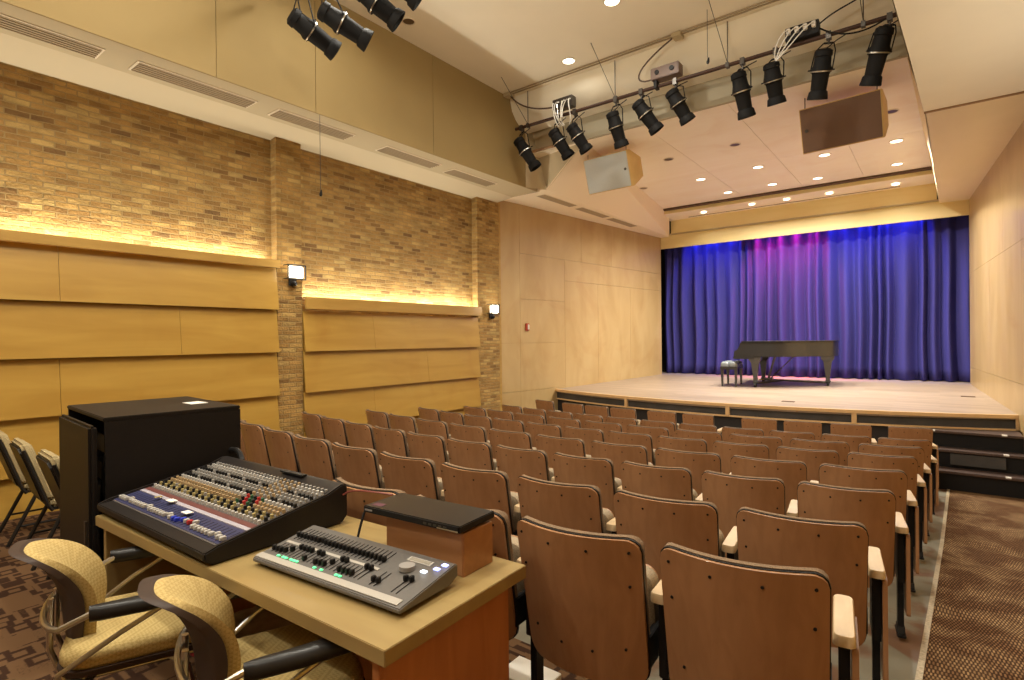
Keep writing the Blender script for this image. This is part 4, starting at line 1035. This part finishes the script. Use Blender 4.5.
# ------------------------------------------------------------------ padded banquet chairs by the left wall
def make_padded(label):
    t = thing('padded_chair', label, 'chair', (0, 0, 0), 0, 'padded chairs beside the left wall')
    def bk(off0, off1, grow, rings):
        m = MB(); R_ = []
        for z, hw in rings:
            y = -.22-.30*(z-.45)
            R_.append([(-hw-grow, y+off0, z), (hw+grow, y+off0, z), (hw+grow*1.0, y+off1, z), (-hw-grow, y+off1, z)])
        m.loft(R_); return m
    bk(-.018, .0, .0, [(.46, .195), (.70, .21), (.84, .20), (.875, .17)]).build('back_shell', shell_black, t, bevel=.008)
    bk(.0, .06, .012, [(.48, .195), (.70, .21), (.85, .205), (.905, .175)]).build('back_cushion', fab_stack, t, bevel=.018, seg=3)
    MB().box(-.215, .215, -.20, .23, .42, .485).build('seat_cushion', fab_stack, t, bevel=.02, seg=3)
    MB().box(-.21, .21, -.20, .22, .40, .42).build('seat_pan', shell_black, t)
    for s in (-1, 1):
        MB().tube([(s*.22, -.34, .86), (s*.22, -.215, .44), (s*.22, -.19, .40)], .011).build('back_post', shell_black, t)
        MB().tube([(s*.215, -.12, .41), (s*.225, -.30, .0)], .014).build('leg', shell_black, t); MB().tube([(s*.215, .16, .41), (s*.225, .22, .0)], .014).build('leg', shell_black, t)
        MB().tube([(s*.222, -.24, .14), (s*.222, .20, .14)], .009).build('side_rail', shell_black, t)
    return t
c = make_padded('padded banquet chair next to the black rack, nearest of the three')
c.scale = (1, 1, .93); c.location = (-4.27, 1.25, ZB+.004); c.rotation_euler = (0, 0, radians(-3))
dup(c, 'padded banquet chair between the other two by the left wall', (-4.98, 1.25, ZB+.004), radians(-3))
dup(c, 'padded banquet chair closest to the left wall panelling, cut by the frame', (-5.69, 1.25, ZB+.004), radians(-3))

# ------------------------------------------------------------------ things under the desk and seats
t = thing('wrapped_case', 'dark flat case with clear plastic wrap on it under the desk', 'case', (-2.36, 1.24, ZB+.004), radians(3))
MB().box(-.25, .25, -.14, .12, 0, .22).build('case', black, t, bevel=.01)
m = MB(); G = 14; rr = random.Random(2); zz = [[.225+rr.uniform(0, .02) for _ in range(9)] for _ in range(G+1)]
m.loft([[(-.25+.5*i/G, -.15+.28*j/8, zz[i][j]) for j in range(9)] for i in range(G+1)], close=False, cap=False); o = m.build('plastic_wrap', plastic_wrap, t, smooth=True, angle=180)
md = o.modifiers.new('s', 'SOLIDIFY'); md.thickness = .004
for x, y, rz, l in ((-2.80, 1.22, .3, 'red patterned cloth bag on the floor under the left half of the sound desk'), (-1.42, 1.26, -.2, 'red patterned bag on the floor under the right half of the sound desk')):
    t = thing('red_bag', l, 'bag', (x, y, ZB+.004), rz)
    n = rrect(-.10, .10, -.07, .07, .03, 4)
    m = MB(); m.loft([[(px_*s_, py_*s_, z) for px_, py_ in n] for s_, z in ((.9, 0), (1, .03), (1, .14), (.8, .20), (.3, .22))]); m.build('body', plain('bag_red', (.30, .02, .025), .7, noise=.6, scale=25), t, smooth=True, angle=60)
    MB().tube(bez((-.05, 0, .20), (-.05, 0, .30), (.05, 0, .30), (.05, 0, .20)), .006, 6).build('handle', black, t)
tag(MB().box(-1.60, -1.36, 1.93, 2.10, floorz(2.0)+.006, floorz(2.0)+.045).build('paper_stack', paper_m, bevel=.003), 'stack of white paper on the floor under the first-row seats', 'paper')
print('objects', len(bpy.data.objects))
